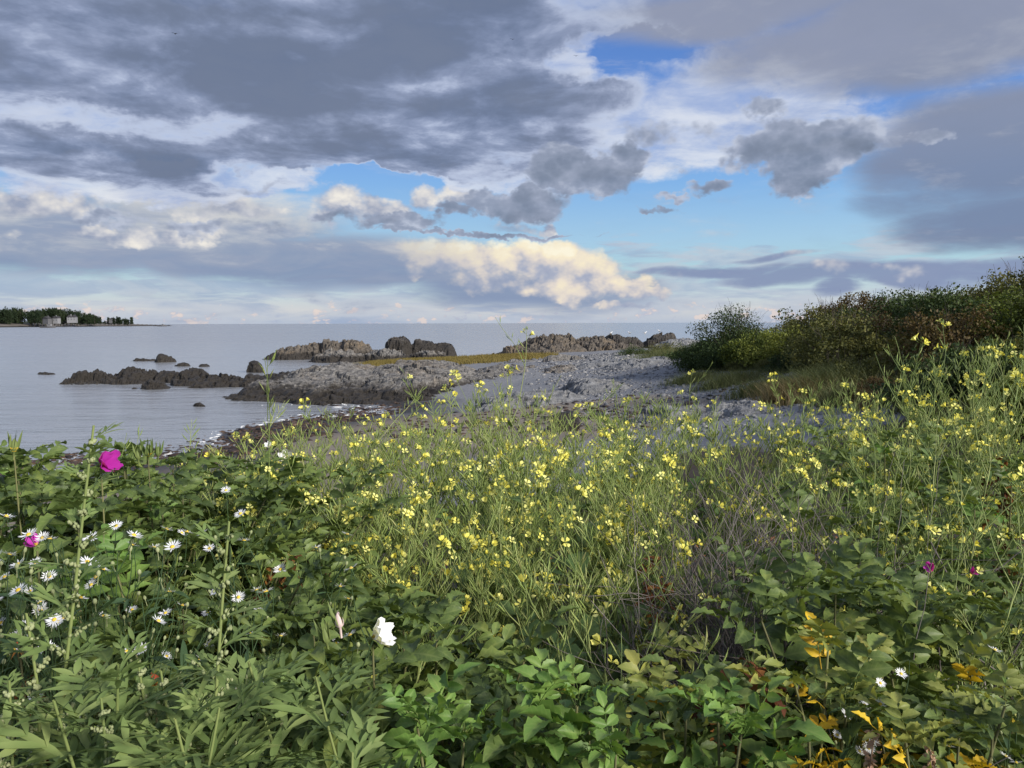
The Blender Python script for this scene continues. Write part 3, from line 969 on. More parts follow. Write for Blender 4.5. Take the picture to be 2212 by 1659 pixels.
M_CANE = leaf_material('rose_cane_material', [(0.0, (0.06, 0.06, 0.03)), (0.5, (0.13, 0.13, 0.06)), (1.0, (0.20, 0.20, 0.08))], 0.7, 0.05, 0.2)
M_PINK = leaf_material('pink_petal_material', [(0.0, (0.38, 0.022, 0.30)), (0.5, (0.54, 0.05, 0.46)), (1.0, (0.70, 0.16, 0.62))], 0.6, 0.3, 0.15)
M_WHITE = leaf_material('white_petal_material', [(0.0, (0.72, 0.73, 0.78)), (0.5, (0.82, 0.83, 0.86)), (1.0, (0.88, 0.88, 0.90))], 0.6, 0.25, 0.15)
M_STAMEN = leaf_material('stamen_material', [(0.0, (0.66, 0.42, 0.03)), (1.0, (0.78, 0.60, 0.10))], 0.7, 0.1, 0.1)
M_SEPAL = leaf_material('sepal_material', [(0.0, (0.10, 0.15, 0.045)), (1.0, (0.22, 0.26, 0.09))], 0.6, 0.2, 0.2)
M_HIP = leaf_material('rose_hip_material', [(0.0, (0.22, 0.03, 0.012)), (1.0, (0.42, 0.08, 0.02))], 0.4, 0.05, 0.4)
M_MUG = leaf_material('mugwort_leaf_material', [(0.0, (0.090, 0.140, 0.045)), (0.5, (0.155, 0.220, 0.072)), (1.0, (0.26, 0.315, 0.115))], 0.65, 0.25, 0.2)
M_MUG_STEM = leaf_material('mugwort_stem_material', [(0.0, (0.14, 0.19, 0.06)), (1.0, (0.24, 0.28, 0.10))], 0.6, 0.1, 0.2)
M_BUD = leaf_material('mugwort_bud_material', [(0.0, (0.24, 0.28, 0.13)), (1.0, (0.42, 0.45, 0.25))], 0.7, 0.2, 0.15)
M_ASTER_LEAF = leaf_material('aster_leaf_material', [(0.0, (0.03, 0.06, 0.025)), (1.0, (0.075, 0.13, 0.05))], 0.55, 0.2, 0.3)
M_DEAD = leaf_material('dead_wood_material', [(0.0, (0.06, 0.05, 0.045)), (0.5, (0.15, 0.13, 0.12)), (1.0, (0.26, 0.235, 0.215))], 0.85, 0.0, 0.1)
M_DRY = leaf_material('dry_seed_material', [(0.0, (0.20, 0.11, 0.07)), (1.0, (0.46, 0.32, 0.22))], 0.8, 0.15, 0.1)


def npv(*a):
    return np.array(a, float)


def unit(v):
    v = np.asarray(v, float)
    return v / (np.linalg.norm(v) + 1e-9)


def basis(pos, ydir, roll=0.0, s=1.0, up=(0, 0, 1)):
    """matrix whose y axis follows ydir and whose z stays near up"""
    y = Vector(ydir).normalized()
    x = y.cross(Vector(up))
    if x.length < 1e-3:
        x = Vector((1, 0, 0))
    x.normalize()
    z = x.cross(y)
    M = Matrix((x, y, z)).transposed().to_4x4() @ Matrix.Rotation(roll, 4, 'Y')
    return Matrix.Translation(pos) @ M @ Matrix.Scale(s, 4)


def sph(az, el):
    return npv(math.cos(az) * math.cos(el), math.sin(az) * math.cos(el), math.sin(el))


def blade_leaf(L, W, nseg=6, fold=0.35, curl=0.3, teeth=0.05, peak=0.5, pleat=0.04, cols=5, twist=0.0):
    """one leaf along +y: creased at the midrib, drooping at the tip, toothed edge"""
    t = np.linspace(0, 1, nseg + 1)
    prof = np.sin(np.pi * np.clip(t, 0.0, 1.0) ** (math.log(0.5) / math.log(peak))) ** 0.75
    prof[0] = 0.08; prof[-1] = 0.03
    c = np.linspace(-1, 1, cols)
    T, Cc = np.meshgrid(t, c, indexing='ij')
    w = prof[:, None] * W / 2 * np.ones_like(Cc)
    zig = np.where(np.arange(nseg + 1) % 2 == 0, 1 + teeth, 1 - teeth)[:, None]
    X = Cc * w * np.where(np.abs(Cc) > 0.9, zig, 1.0)
    Y = T * L
    Z = fold * np.abs(X) - curl * L * T ** 2 + pleat * W * np.where(np.arange(nseg + 1) % 2 == 0, 1, -1)[:, None] * (np.abs(Cc) > 0.3) * np.abs(Cc) * prof[:, None]
    a = twist * T
    X, Z = X * np.cos(a) - Z * np.sin(a), X * np.sin(a) + Z * np.cos(a)
    return np.stack([X, Y, Z], -1).reshape(-1, 3), grid_faces(nseg + 1, cols)


def blade_uv(nseg, cols=5):
    T, C = np.meshgrid(np.linspace(0, 1, nseg + 1), np.linspace(0, 1, cols), indexing='ij')
    return np.stack([T, C], -1).reshape(-1, 2)


def xf(V, M):
    M = np.array(M)
    return V @ M[:3, :3].T + M[:3, 3]


def rose_leaf_mesh(seed, mat, L=0.10, droop=0.25, pairs=3):
    """a compound leaf: stalk with three pairs of leaflets and one at the tip"""
    r = random.Random(seed)
    g = Geo()
    ts = np.linspace(0, 1, 7)
    path = np.stack([0.01 * np.sin(ts * 2 + seed), ts * L, -droop * L * ts ** 2], -1)
    g.tube(path, np.linspace(0.0013, 0.0007, 7), 3)
    for i in range(pairs):
        t = 0.32 + 0.56 * i / max(1, pairs - 1)
        p = npv(*[np.interp(t, ts, path[:, k]) for k in range(3)])
        for s_ in (-1, 1):
            sz = (0.85 + 0.25 * (i == 1)) * r.uniform(0.85, 1.1)
            V, F = blade_leaf(0.043 * sz * L / 0.1, 0.0245 * sz * L / 0.1, 8, r.uniform(0.3, 0.8), r.uniform(0.1, 0.6), 0.05, 0.5, 0.07)
            d = npv(s_ * math.cos(0.45), math.sin(0.45), r.uniform(-0.1, 0.35))
            g.add(xf(V, basis(Vector(p), d, r.uniform(-0.3, 0.3))), F, 0, blade_uv(8))
    V, F = blade_leaf(0.047 * L / 0.1, 0.027 * L / 0.1, 8, r.uniform(0.3, 0.7), r.uniform(0.2, 0.6), 0.05, 0.5, 0.07)
    g.add(xf(V, basis(Vector(path[-1]), (0, 1, -droop * 1.2))), F, 0, blade_uv(8))
    return g.mesh('rose_leaf', [mat])


def petal(L, W, claw=0.35, rise=0.7, cup=0.2, nu=6, nv=5, notch=0.1, ruffle=0.0, seed=0, bend=0.5):
    """a petal: rises along +y then bends out along +x"""
    t = np.linspace(0, 1, nu)
    wid = np.interp(t, [0, claw, claw + 0.25, 0.85, 1.0], [0.12, 0.2, 0.75, 1.0, 0.72]) * W / 2
    ang = np.interp(t, [0, bend, 1], [0.15, 0.6, 1.0]) * (math.pi / 2) * rise
    px_ = np.concatenate([[0], np.cumsum(np.sin((ang[1:] + ang[:-1]) / 2))]) * L / (nu - 1)
    py_ = np.concatenate([[0], np.cumsum(np.cos((ang[1:] + ang[:-1]) / 2))]) * L / (nu - 1)
    c = np.linspace(-1, 1, nv)
    X = px_[:, None] - notch * L * (t[:, None] > 0.95) * (np.abs(c)[None] < 0.3)
    Y = py_[:, None] + cup * W * (c[None] ** 2) * t[:, None]
    Z = wid[:, None] * c[None]
    X = X + np.zeros_like(Z)
    if ruffle:
        Y = Y + ruffle * np.sin(c[None] * 5 + seed + 2.0 * t[:, None]) * t[:, None] ** 2
    return np.stack([X, Y, Z], -1).reshape(-1, 3), grid_faces(nu, nv)


def rotY(a):
    return np.array(Matrix.Rotation(a, 4, 'Y'))


def radish_flower_mesh(seed, openness=1.0, n=4, mat=None):
    r = random.Random(seed)
    g = Geo()
    for k_ in range(n):
        V, F = petal(0.021, 0.0125, 0.42, 0.95 * openness * r.uniform(0.85, 1.15), 0.1, 6, 3, 0.0, bend=0.45)
        g.add(xf(V, rotY(k_ * 6.283 / n + r.uniform(-0.2, 0.2))), F, 0)
    g.tube([(0, -0.008, 0), (0, 0, 0), (0, 0.006, 0), (0, 0.009, 0)], [0.0006, 0.0017, 0.0019, 0.0012], 5, 1)
    return g.mesh('radish_flower', [mat or M_YELLOW, M_SEPAL])


def radish_bud_mesh():
    g = Geo()
    for k_ in range(6):
        a = k_ * 2.4
        p = npv(0.005 * math.cos(a), 0.004 * (k_ % 3), 0.005 * math.sin(a))
        g.tube([p, p + npv(0, 0.003, 0), p + npv(0, 0.007, 0), p + npv(0, 0.010, 0)], [0.0006, 0.0018, 0.0017, 0.0003], 5)
    return g.mesh('bud', [M_POD])


def rose_flower_mesh(seed, mat, size=0.04, rise=0.8):
    r = random.Random(seed)
    g = Geo()
    for k_ in range(5):
        V, F = petal(size, size * 1.15, 0.05, rise * r.uniform(0.85, 1.15), 0.14, 7, 7, 0.12, size * 0.09, r.uniform(0, 6), 0.2)
        g.add(xf(V, rotY(k_ * 6.283 / 5 + r.uniform(-0.15, 0.15))), F, 0)
    for k_ in range(5):
        V, F = blade_leaf(size * 0.7, 0.005, 4, 0.3, 0.2, 0.0, 0.25, 0, 3)
        g.add(xf(V, np.array(Matrix.Rotation(k_ * 1.2566, 4, 'Y') @ Matrix.Translation((0.003, -0.006, 0)) @ Matrix.Rotation(-1.9, 4, 'Z'))), F, 1)
    g.tube([(0, -0.018, 0), (0, -0.010, 0), (0, -0.004, 0), (0, 0.001, 0)], [0.0015, 0.006, 0.006, 0.003], 6, 1)
    return g.mesh('rose_flower', [mat, M_SEPAL])


def stamen_mesh():
    g = Geo()
    for k_ in range(30):
        a, q = k_ * 2.4, 0.0015 * math.sqrt(k_)
        tip = npv(q * math.cos(a) * 1.2, 0.010, q * math.sin(a) * 1.2)
        g.tube([(0.4 * tip[0], 0.0, 0.4 * tip[2]), tip], [0.0005, 0.0012], 4)
    return g.mesh('stamen', [M_STAMEN])


def rose_bud_mesh(seed, tip=None):
    r = random.Random(seed)
    g = Geo()
    g.tube([(0, -0.02, 0), (0, 0, 0), (0, 0.004, 0), (0, 0.012, 0), (0, 0.022, 0), (0, 0.030, 0)], [0.002, 0.003, 0.008, 0.0085, 0.006, 0.001], 7, 1 if tip else 0)
    for k_ in range(6):
        V, F = blade_leaf(r.uniform(0.035, 0.05), 0.007, 5, 0.4, r.uniform(-0.25, 0.15), 0.0, 0.25, 0, 3)
        g.add(xf(V, np.array(Matrix.Rotation(k_ * 1.05, 4, 'Y') @ Matrix.Translation((0.007, 0.004, 0)) @ Matrix.Rotation(r.uniform(-0.35, 0.05), 4, 'Z'))), F, 0)
    return g.mesh('rose_bud', [M_SEPAL, tip or M_SEPAL])


def aster_flower_mesh(seed, n=19):
    r = random.Random(seed)
    g = Geo()
    for k_ in range(n):
        V, F = blade_leaf(0.0125 * r.uniform(0.85, 1.1), 0.0024, 3, 0.2, r.uniform(-0.1, 0.25), 0.0, 0.6, 0, 3)
        M = Matrix.Rotation(k_ * 6.283 / n + r.uniform(-0.06, 0.06), 4, 'Y') @ Matrix.Translation((0.002, 0, 0)) @ Matrix.Rotation(-1.57 + r.uniform(0.0, 0.25), 4, 'Z') @ Matrix.Rotation(1.57, 4, 'Y')
        g.add(xf(V, np.array(M)), F, 0)
    g.tube([(0, -0.02, 0), (0, -0.006, 0), (0, -0.003, 0), (0, 0.0005, 0)], [0.0006, 0.0008, 0.003, 0.0035], 6, 1)
    return g.mesh('aster_flower', [M_WHITE, M_ASTER_LEAF])


def disc_mesh():
    g = Geo()
    g.tube([(0, -0.001, 0), (0, 0.001, 0), (0, 0.0025, 0), (0, 0.003, 0)], [0.0038, 0.0036, 0.002, 0.0001], 8)
    return g.mesh('disc', [M_STAMEN])


def aster_bud_mesh():
    g = Geo()
    g.tube([(0, -0.015, 0), (0, -0.002, 0), (0, 0.0, 0), (0, 0.003, 0), (0, 0.006, 0), (0, 0.0075, 0)], [0.0006, 0.0007, 0.0028, 0.0034, 0.0024, 0.0003], 6)
    return g.mesh('bud', [M_BUD])


def mugwort_leaf_mesh(seed, L=0.075):
    """deeply cut leaf: narrow pointed lobes, the lower ones cut again"""
    r = random.Random(seed)
    g = Geo()

    def lobe(p, ang, ln, w, z):
        V, F = blade_leaf(ln, w, 4, 0.2, r.uniform(0.0, 0.35), 0.0, 0.45, 0, 3)
        M = Matrix.Translation(Vector(p)) @ Matrix.Rotation(ang, 4, 'Z') @ Matrix.Rotation(z, 4, 'X')
        g.add(xf(V, np.array(M)), F)
        return M

    lobe((0, 0, 0), 0, L, 0.0078 * L / 0.075, 0.0)
    for i, t in enumerate((0.30, 0.52, 0.74)):
        for s_ in (-1, 1):
            ln = L * (0.58 - 0.13 * i) * r.uniform(0.85, 1.15)
            ang = -s_ * r.uniform(0.55, 0.85)
            p = (0, t * L, -0.18 * L * t * t)
            lobe(p, ang, ln, 0.0068 * L / 0.075, r.uniform(-0.1, 0.25))
            if i < 2:
                q = (math.sin(-ang) * ln * 0.45, t * L + math.cos(ang) * ln * 0.45, p[2])
                lobe(q, ang - 0.55, ln * 0.42, 0.006 * L / 0.075, 0.1)
                lobe(q, ang + 0.55, ln * 0.42, 0.006 * L / 0.075, 0.1)
    return g.mesh('mugwort_leaf', [M_MUG])


def simple_leaf_mesh(seed, mat, L, W, teeth=0.1, peak=0.45, nseg=8, curl=None):
    r = random.Random(seed)
    g = Geo()
    V, F = blade_leaf(L, W, nseg, r.uniform(0.1, 0.4), r.uniform(0.0, 0.45) if curl is None else curl, teeth, peak, 0.05, 5, r.uniform(-0.4, 0.4))
    V[:, 1] += 0.15 * L
    g.add(V, F, 0, blade_uv(nseg))
    g.tube([(0, 0, 0), (0, 0.16 * L, 0)], [0.0012, 0.001], 3)
    return g.mesh('leaf', [mat])


LEAF_ROSE = [rose_leaf_mesh(i, M_ROSE, 0.118 + 0.014 * (i % 3), 0.15 + 0.12 * (i % 4)) for i in range(8)]
LEAF_YOUNG = [rose_leaf_mesh(20 + i, M_ROSE_YOUNG, 0.10 + 0.012 * (i % 3), 0.1 + 0.1 * (i % 3)) for i in range(5)]
LEAF_OLIVE = [rose_leaf_mesh(40 + i, M_ROSE_OLIVE, 0.098, 0.3 + 0.1 * (i % 3)) for i in range(5)]
LEAF_GOLD = [rose_leaf_mesh(60 + i, M_ROSE_GOLD, 0.07, 0.5, 2 + i % 2) for i in range(3)]
LEAF_DEAD = [rose_leaf_mesh(80 + i, M_WITHERED, 0.075, 0.8, 2 + i % 2) for i in range(4)]
LEAF_RAD = [simple_leaf_mesh(i, M_RAD_LEAF, 0.075 + 0.02 * (i % 3), 0.042 + 0.012 * (i % 3), 0.12, 0.55) for i in range(6)]
LEAF_RAD_S = [simple_leaf_mesh(30 + i, M_RAD_LEAF, 0.035 + 0.008 * (i % 3), 0.013 + 0.004 * (i % 2), 0.08, 0.45) for i in range(4)]
LEAF_MUG = [mugwort_leaf_mesh(i, 0.085 + 0.015 * (i % 3)) for i in range(6)]
LEAF_AST = [simple_leaf_mesh(50 + i, M_ASTER_LEAF, 0.06, 0.011, 0.0, 0.45) for i in range(4)]
FL_RAD = [radish_flower_mesh(i, o_) for i, o_ in enumerate((1.0, 1.1, 0.95, 0.8, 0.62, 0.5))]
BUD_RAD = radish_bud_mesh()
FL_AST = [aster_flower_mesh(i) for i in range(3)]
DISC_AST, BUD_AST = disc_mesh(), aster_bud_mesh()
STAMEN = stamen_mesh()
FL_PINK = rose_flower_mesh(3, M_PINK, 0.046, 0.5)
FL_WHITE = rose_flower_mesh(5, M_WHITE, 0.044, 0.62)
BUD_ROSE = [rose_bud_mesh(i) for i in range(3)]
M_BLUSH = leaf_material('blush_petal_material', [(0.0, (0.66, 0.46, 0.46)), (1.0, (0.78, 0.66, 0.64))], 0.6, 0.2, 0.15)
BUD_PINK = rose_bud_mesh(9, M_BLUSH)


def polyline(p0, d0, L, n, bend, r, wob=0.06):
    """a stem: starts along d0, is pulled towards bend"""
    p, d = npv(*p0), unit(d0)
    out = [p]
    for i in range(n):
        d = unit(d + npv(*bend) / n + npv(r.gauss(0, wob), r.gauss(0, wob), r.gauss(0, wob)))
        p = p + d * L / n
        out.append(p)
    return np.array(out)


def on(path, t):
    u = t * (len(path) - 1)
    i = min(int(u), len(path) - 2)
    f = u - i
    return path[i] * (1 - f) + path[i + 1] * f, unit(path[i + 1] - path[i])


POD_V, POD_F = None, None


def _pod():
    g = Geo()
    y = npv(0, 0.12, 0.2, 0.3, 0.38, 0.48, 0.56, 0.66, 0.76, 1.0)
    rr = npv(0.5, 1.0, 1.6, 1.25, 1.75, 1.25, 1.65, 1.1, 0.6, 0.1) * 0.0016
    g.tube(np.stack([0.003 * np.sin(y * 3), y * 0.05, 0 * y], -1), rr, 5)
    return np.concatenate(g.v), np.concatenate(g.f[4])


POD_V, POD_F = _pod()


def empty_thing(name):
    o = bpy.data.objects.new(name, None)
    o.empty_display_size = 0.1
    COL.objects.link(o)
    return o


def put(name, me, root, M):
    o = bpy.data.objects.new(name, me)
    COL.objects.link(o)
    o.parent = root
    o.matrix_basis = M
    KIDS.setdefault(root, []).append(o)
    return o


def top_of(geo, root):
    v_ = np.concatenate(geo.v)
    k_ = int(v_[:, 2].argmax())
    root['tx'], root['ty'] = float(v_[k_, 0]), float(v_[k_, 1])
    return float(v_[k_, 2])


# ------------------------------------------------------------------ wild radish
def make_radish(seed, h=1.15, nb=7, flowers=9, lean=(0.0, 0.0), pods=1.0, leaves=8, spread=0.6, base=0.25):
    r = random.Random(seed)
    root = empty_thing('wild_radish')
    stem, pod = Geo(), []
    main = polyline((0, 0, 0), (r.gauss(0, 0.12) + lean[0], r.gauss(0, 0.12) + lean[1], 1), h, 10, (lean[0] * 0.5, lean[1] * 0.5, 0.15), r, 0.05)
    stem.tube(main, np.linspace(0.0042, 0.0011, 11), 5)
    tips = [(main, 1.0)]
    for b in range(nb):
        t = base + (0.92 - base) * (b + r.random()) / nb
        p, d = on(main, t)
        az = b * 2.4 + r.uniform(-0.5, 0.5)
        out = unit(d * 0.7 + sph(az, 0.15) * spread)
        L = h * r.uniform(0.22, 0.5) * (1.15 - 0.5 * t)
        br = polyline(p, out, L, 7, (0, 0, r.uniform(0.1, 0.9)), r, 0.08)
        stem.tube(br, np.linspace(0.0024, 0.0009, 8), 4)
        tips.append((br, 0.75))
        if r.random() < 0.75:
            p2, d2 = on(br, r.uniform(0.25, 0.65))
            br2 = polyline(p2, unit(d2 + sph(r.uniform(0, 6.28), 0.2) * 0.7), L * r.uniform(0.4, 0.7), 5, (0, 0, 0.5), r, 0.08)
            stem.tube(br2, np.linspace(0.0016, 0.0008, 6), 4)
            tips.append((br2, 0.8))
        if leaves and b % 2:
            put('leaf', r.choice(LEAF_RAD_S), root, basis(Vector(p), unit(out + npv(0, 0, -0.3)), 0, r.uniform(0.8, 1.5)))
    for path, wgt in tips:
        n = int(r.uniform(4, 9) * wgt * pods)
        for i in range(n):
            t = r.uniform(0.30, 0.90)
            p, d = on(path, t)
            o = unit(d * 0.8 + sph(r.uniform(0, 6.28), r.uniform(-0.1, 0.5)) * 0.75)
            q = p + o * 0.016
            stem.tube([p, q], [0.0008, 0.0008], 3)
            pod.append(np.array(basis(Vector(q), unit(o + npv(0, 0, 0.35)), r.uniform(0, 6), r.uniform(0.7, 1.15))))
    tips_rest = tips[1:]
    r.shuffle(tips_rest)
    tips = tips[:1] + tips_rest
    left = flowers
    for path, wgt in tips:
        if left <= 0:
            break
        k_ = min(left, r.choice((2, 3, 3, 4, 5)))
        left -= k_
        p, d = on(path, 1.0)
        put('bud_cluster', BUD_RAD, root, basis(Vector(p), d, r.uniform(0, 6), r.uniform(0.8, 1.3)))
        for i in range(k_):
            q, d2 = on(path, 1.0 - r.uniform(0.0, 0.10))
            o = unit(d * 0.5 + sph(i * 2.4 + r.uniform(0, 1), r.uniform(-0.2, 0.7)))
            e = q + o * r.uniform(0.014, 0.024)
            stem.tube([q, e], [0.0007, 0.0007], 3)
            put('flower', r.choice(FL_RAD), root, basis(Vector(e), unit(o + npv(0, -0.25, 0.15)), r.uniform(0, 6), r.uniform(0.85, 1.4)))
    for i in range(leaves):
        p, d = on(main, r.uniform(0.2, 0.8))
        a = r.uniform(0, 6.28)
        put('leaf', r.choice(LEAF_RAD), root, basis(Vector(p), sph(a, r.uniform(-0.2, 0.7)), r.uniform(-0.3, 0.3), r.uniform(0.8, 1.4)))
    put('stem', stem.mesh('radish_stem', [M_RAD_STEM]), root, Matrix())
    if pod:
        g = Geo()
        g.inst(POD_V, POD_F, np.array(pod))
        tag(put('seed_pod_spray', g.mesh('seed_pods', [M_POD]), root, Matrix()), kind='stuff')
    root['h'] = top_of(stem, root)
    return root


# ------------------------------------------------------------------ beach rose
def make_rose(seed, h=0.95, canes=5, leafset=None, accent=None, gap=0.045, start=0.35, spread=0.35, buds=1, prickles=True):
    r = random.Random(seed)
    root = empty_thing('rose_bush')
    stem = Geo()
    for c in range(canes):
        a = c * 2.4 + r.uniform(-0.4, 0.4)
        hh = h * (1.0 if c == 0 else r.uniform(0.62, 1.0))
        path = polyline((0.06 * math.cos(a), 0.06 * math.sin(a), 0), (spread * math.cos(a) * (c > 0), spread * math.sin(a) * (c > 0), 1), hh, 9, (0, 0, 0.25), r, 0.07)
        stem.tube(path, np.linspace(0.0052, 0.0024, 10), 5)
        if prickles:
            for i in range(26):
                p, d = on(path, r.uniform(0.3, 1))
                o = unit(np.cross(d, sph(r.uniform(0, 6.28), 0.3)))
                stem.tube([p, p + o * 0.009], [0.0007, 0.0001], 3)
        L = hh * (1 - start)
        n = int(L / gap)
        for i in range(n):
            t = start + (1 - start) * (i + r.random() * 0.8) / n
            p, d = on(path, min(t, 1.0))
            az = i * 2.4 + a + r.uniform(-0.35, 0.35)
            el = 0.15 + 0.75 * max(0, t - 0.55) / 0.45 + r.gauss(0, 0.2)
            ms = leafset
            if accent and r.random() < accent[1]:
                ms = accent[0]
            put('leaf', r.choice(ms), root, basis(Vector(p), sph(az, el), r.gauss(0, 0.25), r.uniform(0.8, 1.2)))
        p, d = on(path, 1.0)
        for i in range(3):
            put('leaf', r.choice(leafset), root, basis(Vector(p), sph(i * 2.1 + a, r.uniform(0.6, 1.1)), r.gauss(0, 0.2), r.uniform(0.55, 0.85)))
        if c < buds:
            put('bud', r.choice(BUD_ROSE), root, basis(Vector(p + d * 0.015), unit(d + npv(r.gauss(0, 0.2), r.gauss(0, 0.2), 0)), r.uniform(0, 6), 0.6))
    put('cane', stem.mesh('rose_cane', [M_CANE]), root, Matrix())
    root['h'] = top_of(stem, root)
    return root


# ------------------------------------------------------------------ aster
def make_aster(seed, h=0.75, stems=4, flowers=7, buds=16, leaves=34):
    r = random.Random(seed)
    root = empty_thing('aster_plant')
    st = Geo()
    tips = []
    for c in range(stems):
        a = c * 6.283 / stems + r.uniform(-0.4, 0.4)
        path = polyline((0, 0, 0), (0.13 * math.cos(a), 0.13 * math.sin(a), 1), h * r.uniform(0.85, 1.0), 8, (0, 0, 0.2), r, 0.06)
        st.tube(path, np.linspace(0.0026, 0.001, 9), 4)
        for i in range(6):
            p, d = on(path, r.uniform(0.72, 1.0))
            br = polyline(p, unit(d + sph(r.uniform(0, 6.28), 0.3)), r.uniform(0.06, 0.15), 4, (0, 0, 0.6), r, 0.1)
            st.tube(br, np.linspace(0.0012, 0.0007, 5), 3)
            tips.append(br)
        for i in range(leaves // stems):
            p, d = on(path, r.uniform(0.15, 1.0))
            put('leaf', r.choice(LEAF_AST), root, basis(Vector(p), sph(r.uniform(0, 6.28), r.uniform(0.0, 0.8)), r.gauss(0, 0.3), r.uniform(0.6, 1.25)))
    r.shuffle(tips)
    for i in range(min(flowers, len(tips))):
        p, d = on(tips[i], 1.0)
        f = put('flower', r.choice(FL_AST), root, basis(Vector(p + d * 0.004), unit(d * 0.5 + npv(r.gauss(0, 0.35), -0.55, 0.6)), r.uniform(0, 6), r.uniform(0.85, 1.15)))
        put('disc', DISC_AST, f, Matrix())
    for i in range(buds):
        p, d = on(tips[(flowers + i) % len(tips)], r.uniform(0.3, 1.0))
        put('bud', BUD_AST, root, basis(Vector(p + sph(r.uniform(0, 6), 0.5) * 0.012), unit(d + npv(0, 0, 0.4)), 0, r.uniform(0.8, 1.2)))
    put('stem', st.mesh('aster_stem', [M_ASTER_LEAF]), root, Matrix())
    root['h'] = top_of(st, root)
    return root


# ------------------------------------------------------------------ mugwort
def make_mugwort(seed, h=1.0, lean=(0, 0), spike=0.35, buds=1.0, gap=0.026, start=0.1, leafscale=1.0):
    r = random.Random(seed)
    root = empty_thing('mugwort')
    st = Geo()
    path = polyline((0, 0, 0), (lean[0], lean[1], 1), h, 11, (lean[0] * 0.3, lean[1] * 0.3, 0.1), r, 0.035)
    st.tube(path, np.linspace(0.0058, 0.0018, 12), 6)
    n = int(h * (1 - start) / gap)
    bud = []
    for i in range(n):
        t = start + (1 - start) * i / n
        p, d = on(path, t)
        az = i * 2.4 + r.uniform(-0.3, 0.3)
        s_ = (1.15 - 0.55 * max(0, t - (1 - spike)) / spike) * leafscale * r.uniform(0.85, 1.15)
        if t > 1 - spike:
            s_ *= 0.85
        put('leaf', r.choice(LEAF_MUG), root, basis(Vector(p), sph(az, r.uniform(0.25, 0.85)), r.gauss(0, 0.2), s_))
        if t > 1 - spike and buds > 0:
            Lb = r.uniform(0.03, 0.07) * (1.15 - (t - 1 + spike) / spike)
            br = polyline(p, unit(sph(az + 0.5, 0.7)), Lb, 4, (0, 0, 0.2), r, 0.1)
            st.tube(br, [0.0009] * 5, 3)
            for k_ in range(int(12 * buds)):
                q, _ = on(br, r.uniform(0.15, 1.0))
                bud.append(np.array(basis(Vector(q + sph(r.uniform(0, 6.28), -0.2) * 0.004), (r.gauss(0, 0.4), r.gauss(0, 0.4), -1), 0, r.uniform(0.8, 1.3))))
    put('stem', st.mesh('mugwort_stem', [M_MUG_STEM]), root, Matrix())
    if bud:
        g = Geo()
        g.inst(ICO_V * npv(0.0024, 0.0034, 0.0024), ICO_F, np.array(bud))
        tag(put('bud_spray', g.mesh('mugwort_buds', [M_BUD]), root, Matrix()), kind='stuff')
    root['h'] = top_of(st, root)
    return root


# ------------------------------------------------------------------ dead stems, withered plants, dock
def make_dead(seed, h=0.8, stems=7, thorns=False, spread=0.5, rad=0.003, forks=4):
    r = random.Random(seed)
    root = empty_thing('dead_shrub')
    for c in range(stems):
        g = Geo()
        a = r.uniform(0, 6.28)
        path = polyline((r.gauss(0, 0.07), r.gauss(0, 0.07), 0), (spread * r.uniform(0.1, 1) * math.cos(a), spread * r.uniform(0.1, 1) * math.sin(a), 1), h * r.uniform(0.6, 1), 8, (0, 0, 0.1), r, 0.13)
        g.tube(path, np.linspace(rad, rad * 0.45, 9), 5)
        ps = [path]
        for i in range(forks):
            p, d = on(path, r.uniform(0.3, 0.95))
            br = polyline(p, unit(d + sph(r.uniform(0, 6.28), 0.1) * 0.9), h * r.uniform(0.12, 0.4), 5, (0, 0, 0.1), r, 0.16)
            g.tube(br, np.linspace(rad * 0.55, rad * 0.25, 6), 4)
            ps.append(br)
        if thorns:
            for path_ in ps:
                for i in range(46):
                    p, d = on(path_, r.random())
                    o = unit(np.cross(d, sph(r.uniform(0, 6.28), 0.3)))
                    g.tube([p, p + o * r.uniform(0.006, 0.012)], [0.0007, 0.0002], 3)
        put('twig', g.mesh('dead_twig', [M_DEAD]), root, Matrix())
    root['h'] = h
    return root


def make_withered(seed, h=0.9, n=26, mats=None):
    r = random.Random(seed)
    root = empty_thing('withered_plant')
    g = Geo()
    path = polyline((0, 0, 0), (r.gauss(0, 0.2), r.gauss(0, 0.2), 1), h, 8, (0, 0, 0.1), r, 0.06)
    g.tube(path, np.linspace(0.005, 0.002, 9), 5)
    for i in range(n):
        p, d = on(path, r.uniform(0.5, 1))
        put('leaf', r.choice(LEAF_DEAD), root, basis(Vector(p), sph(r.uniform(0, 6.28), r.uniform(-0.9, 0.4)), r.gauss(0, 0.6), r.uniform(0.5, 0.95)))
    put('stem', g.mesh('withered_stem', [M_CANE]), root, Matrix())
    root['h'] = top_of(g, root)
    return root


